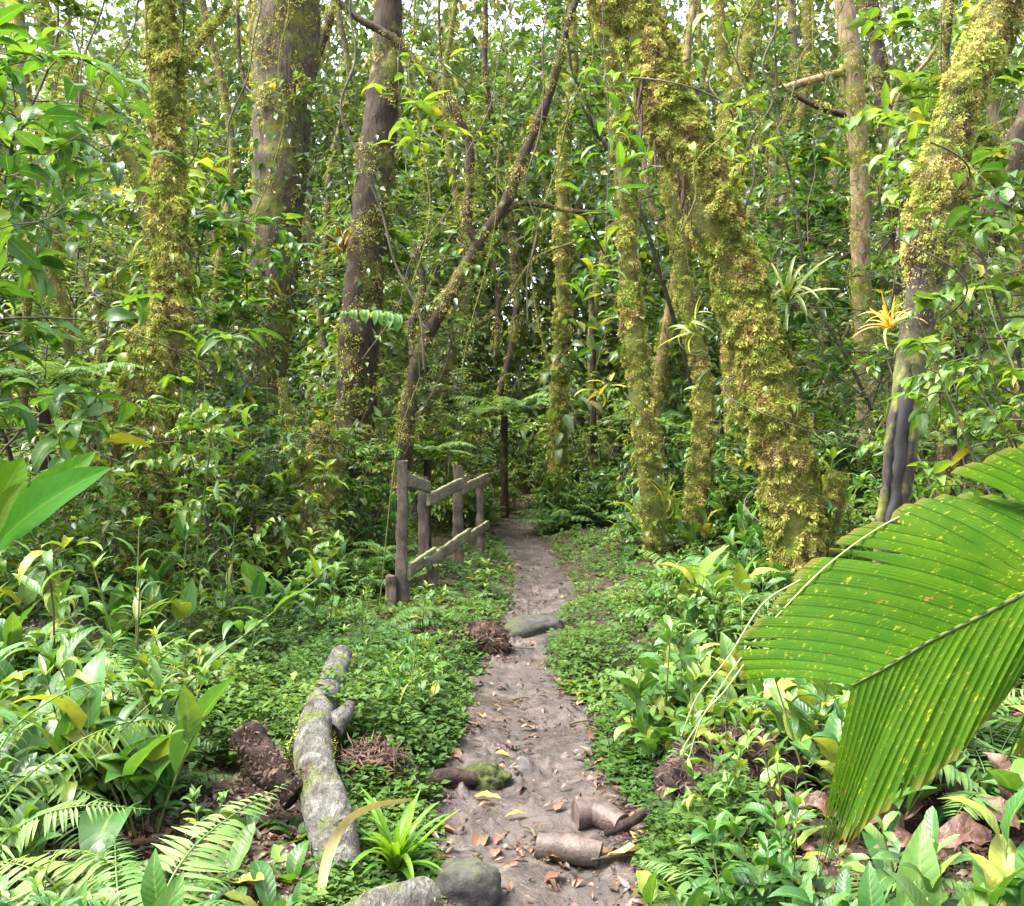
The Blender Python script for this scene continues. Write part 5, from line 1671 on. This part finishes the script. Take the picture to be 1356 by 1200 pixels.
# ------------------------------------------------------------------ labels of repeats
ORD = ['first', 'second', 'third', 'fourth', 'fifth', 'sixth', 'seventh', 'eighth', 'ninth', 'tenth', 'eleventh', 'twelfth', 'thirteenth', 'fourteenth', 'fifteenth', 'sixteenth', 'seventeenth', 'eighteenth', 'nineteenth', 'twentieth']
SHORT = [('the leaning trunk', 960, 330), ('the leaning trunk foot', 1050, 700), ('the right mossy tree', 1265, 160), ('the bare dark trunk', 1190, 600), ('the left mossy tree', 222, 200), ('the left mossy base', 185, 620), ('the slim path tree', 830, 350), ('the slim path trees', 890, 640),
         ('the grey trunk', 375, 150), ('the dark trunk', 490, 300), ('the forked tree', 620, 300), ('the forked tree top', 730, 90), ('the path end trunk', 745, 450), ('the pale tan trunk', 1138, 250), ('the railing', 585, 700), ('the mossy double stump', 420, 650), ('the pale broken stump', 1105, 650),
         ('the palm leaf', 1200, 800), ('the palm drip tips', 1100, 1120), ('the left-edge leaves', 60, 670), ('the bowed fern fronds', 130, 960), ('the flat fern', 200, 1130), ('the fallen log', 430, 980), ('the grassy tuft', 525, 1110), ('the stone step', 700, 850),
         ('the cut logs', 780, 1110), ('the mossy stone', 640, 1040), ('the boulder', 785, 600), ('the golden bromeliad', 1185, 415), ('the dead leaf pile', 1240, 1120), ('the top left corner', 40, 40), ('the top right corner', 1320, 40), ('the bottom right corner', 1330, 1180), ('the right edge shrub', 1335, 450),
         ('the forked high trunk', 975, 90), ('the path edge', 820, 900), ('the far path bend', 700, 720), ('the red-stemmed plant', 72, 850), ('the log top', 455, 870), ('the yellow-green shoot', 285, 640)]
bins = {}
for o, desc, (x, y), Y in AUTO:
    s, lx, ly = min(SHORT, key=lambda t: (t[1] - x) ** 2 + (t[2] - y) ** 2)
    dx, dy = x - lx, y - ly
    if 'corner' in s:
        rel = 'near'
    elif abs(dx) > abs(dy):
        rel = 'left of' if dx < 0 else 'right of'
    else:
        rel = 'above' if dy < 0 else 'below'
    bins.setdefault((desc, rel, s), []).append((x, Y, o))
ROWS = ['in the front row', 'in the second row', 'in the third row', 'in the fourth row', 'in the fifth row', 'in the sixth row', 'in the seventh row', 'in the eighth row']
for (desc, rel, s), items in bins.items():
    items.sort(key=lambda t: t[1])
    chunks = [items[i:i + 6] for i in range(0, len(items), 6)]
    for r_, ch in enumerate(chunks):
        ch.sort(key=lambda t: t[0])
        n = len(ch)
        for k, (x, Y, o) in enumerate(ch):
            lab = '%s %s %s' % (desc, rel, s)
            if len(chunks) > 1:
                lab += ', ' + ROWS[r_]
            if n == 2:
                lab += ', ' + ['left', 'right'][k] + ' of two'
            elif n > 2:
                lab += ', ' + ('leftmost' if k == 0 else 'rightmost' if k == n - 1 else ORD[k] + ' from left')
            o['label'] = lab
for kind in PROTO.values():
    for r_, used in kind:
        if not used:
            for c_ in list(r_.children):
                bpy.data.objects.remove(c_)
            bpy.data.objects.remove(r_)

# ------------------------------------------------------------------ air
HAZE = False
if HAZE:
    t = NT('air')
    pv = t.n('ShaderNodeVolumePrincipled')
    pv.inputs['Color'].default_value = (.86, .93, .95, 1)
    pv.inputs['Density'].default_value = .0003
    t.l(pv.outputs[0], t.out.inputs['Volume'])
    mb = MB()
    lo, hi = (-36, -8, -2), (36, 62, 18)
    V = [(x, y, z) for x in (lo[0], hi[0]) for y in (lo[1], hi[1]) for z in (lo[2], hi[2])]
    mb.add(V, [(0, 1, 3, 2), (4, 6, 7, 5), (0, 4, 5, 1), (2, 3, 7, 6), (0, 2, 6, 4), (1, 5, 7, 3)])
    tag(mb.build('haze', t.m, smooth=False), 'faint pale mist filling the forest', 'haze', kind='stuff')

# ------------------------------------------------------------------ light, sky, camera
w = bpy.data.worlds.new('World')
SC.world = w
w.use_nodes = True
nt = w.node_tree
sky = nt.nodes.new('ShaderNodeTexSky')
sky.sky_type = 'NISHITA'
sky.sun_disc = False
SUN_EL, SUN_AZ = math.radians(62), math.radians(-100)   # azimuth from +Y, towards -X
sky.sun_elevation = SUN_EL
sky.sun_rotation = SUN_AZ
sky.dust_density = 4.
sky.air_density = 1.
hs = nt.nodes.new('ShaderNodeHueSaturation')
hs.inputs['Saturation'].default_value = .42
nt.links.new(sky.outputs[0], hs.inputs['Color'])
bg = nt.nodes['Background']
nt.links.new(hs.outputs[0], bg.inputs[0])
bg.inputs[1].default_value = .15
sd = bpy.data.lights.new('sun', 'SUN')
sd.energy = 2.6
sd.angle = math.radians(32)
sd.color = (1, .95, .86)
so = bpy.data.objects.new('sun', sd)
COL.objects.link(so)
from mathutils import Vector
dv = Vector((math.sin(SUN_AZ) * math.cos(SUN_EL), math.cos(SUN_AZ) * math.cos(SUN_EL), math.sin(SUN_EL)))
so.rotation_euler = dv.to_track_quat('Z', 'Y').to_euler()
so.location = (-5, 5, 16)

cd = bpy.data.cameras.new('camera')
co = bpy.data.objects.new('camera', cd)
COL.objects.link(co)
co.location = (0, 0, EYE)
co.rotation_euler = (PI / 2, 0, 0)
cd.sensor_width = 36
cd.lens = 36 * F / 1356
cd.shift_y = -40 / 1356
cd.clip_end = 500
cd.clip_start = .05
SC.camera = co
SC.view_settings.view_transform = 'Standard'
SC.view_settings.look = 'None'
SC.view_settings.gamma = 1
SC.view_settings.exposure = 2.7
cy = SC.cycles
cy.max_bounces = 9
cy.diffuse_bounces = 6
cy.glossy_bounces = 2
cy.transmission_bounces = 7
cy.transparent_max_bounces = 4
cy.volume_bounces = 1
cy.sample_clamp_indirect = 6
cy.use_denoising = True
cy.use_fast_gi = False
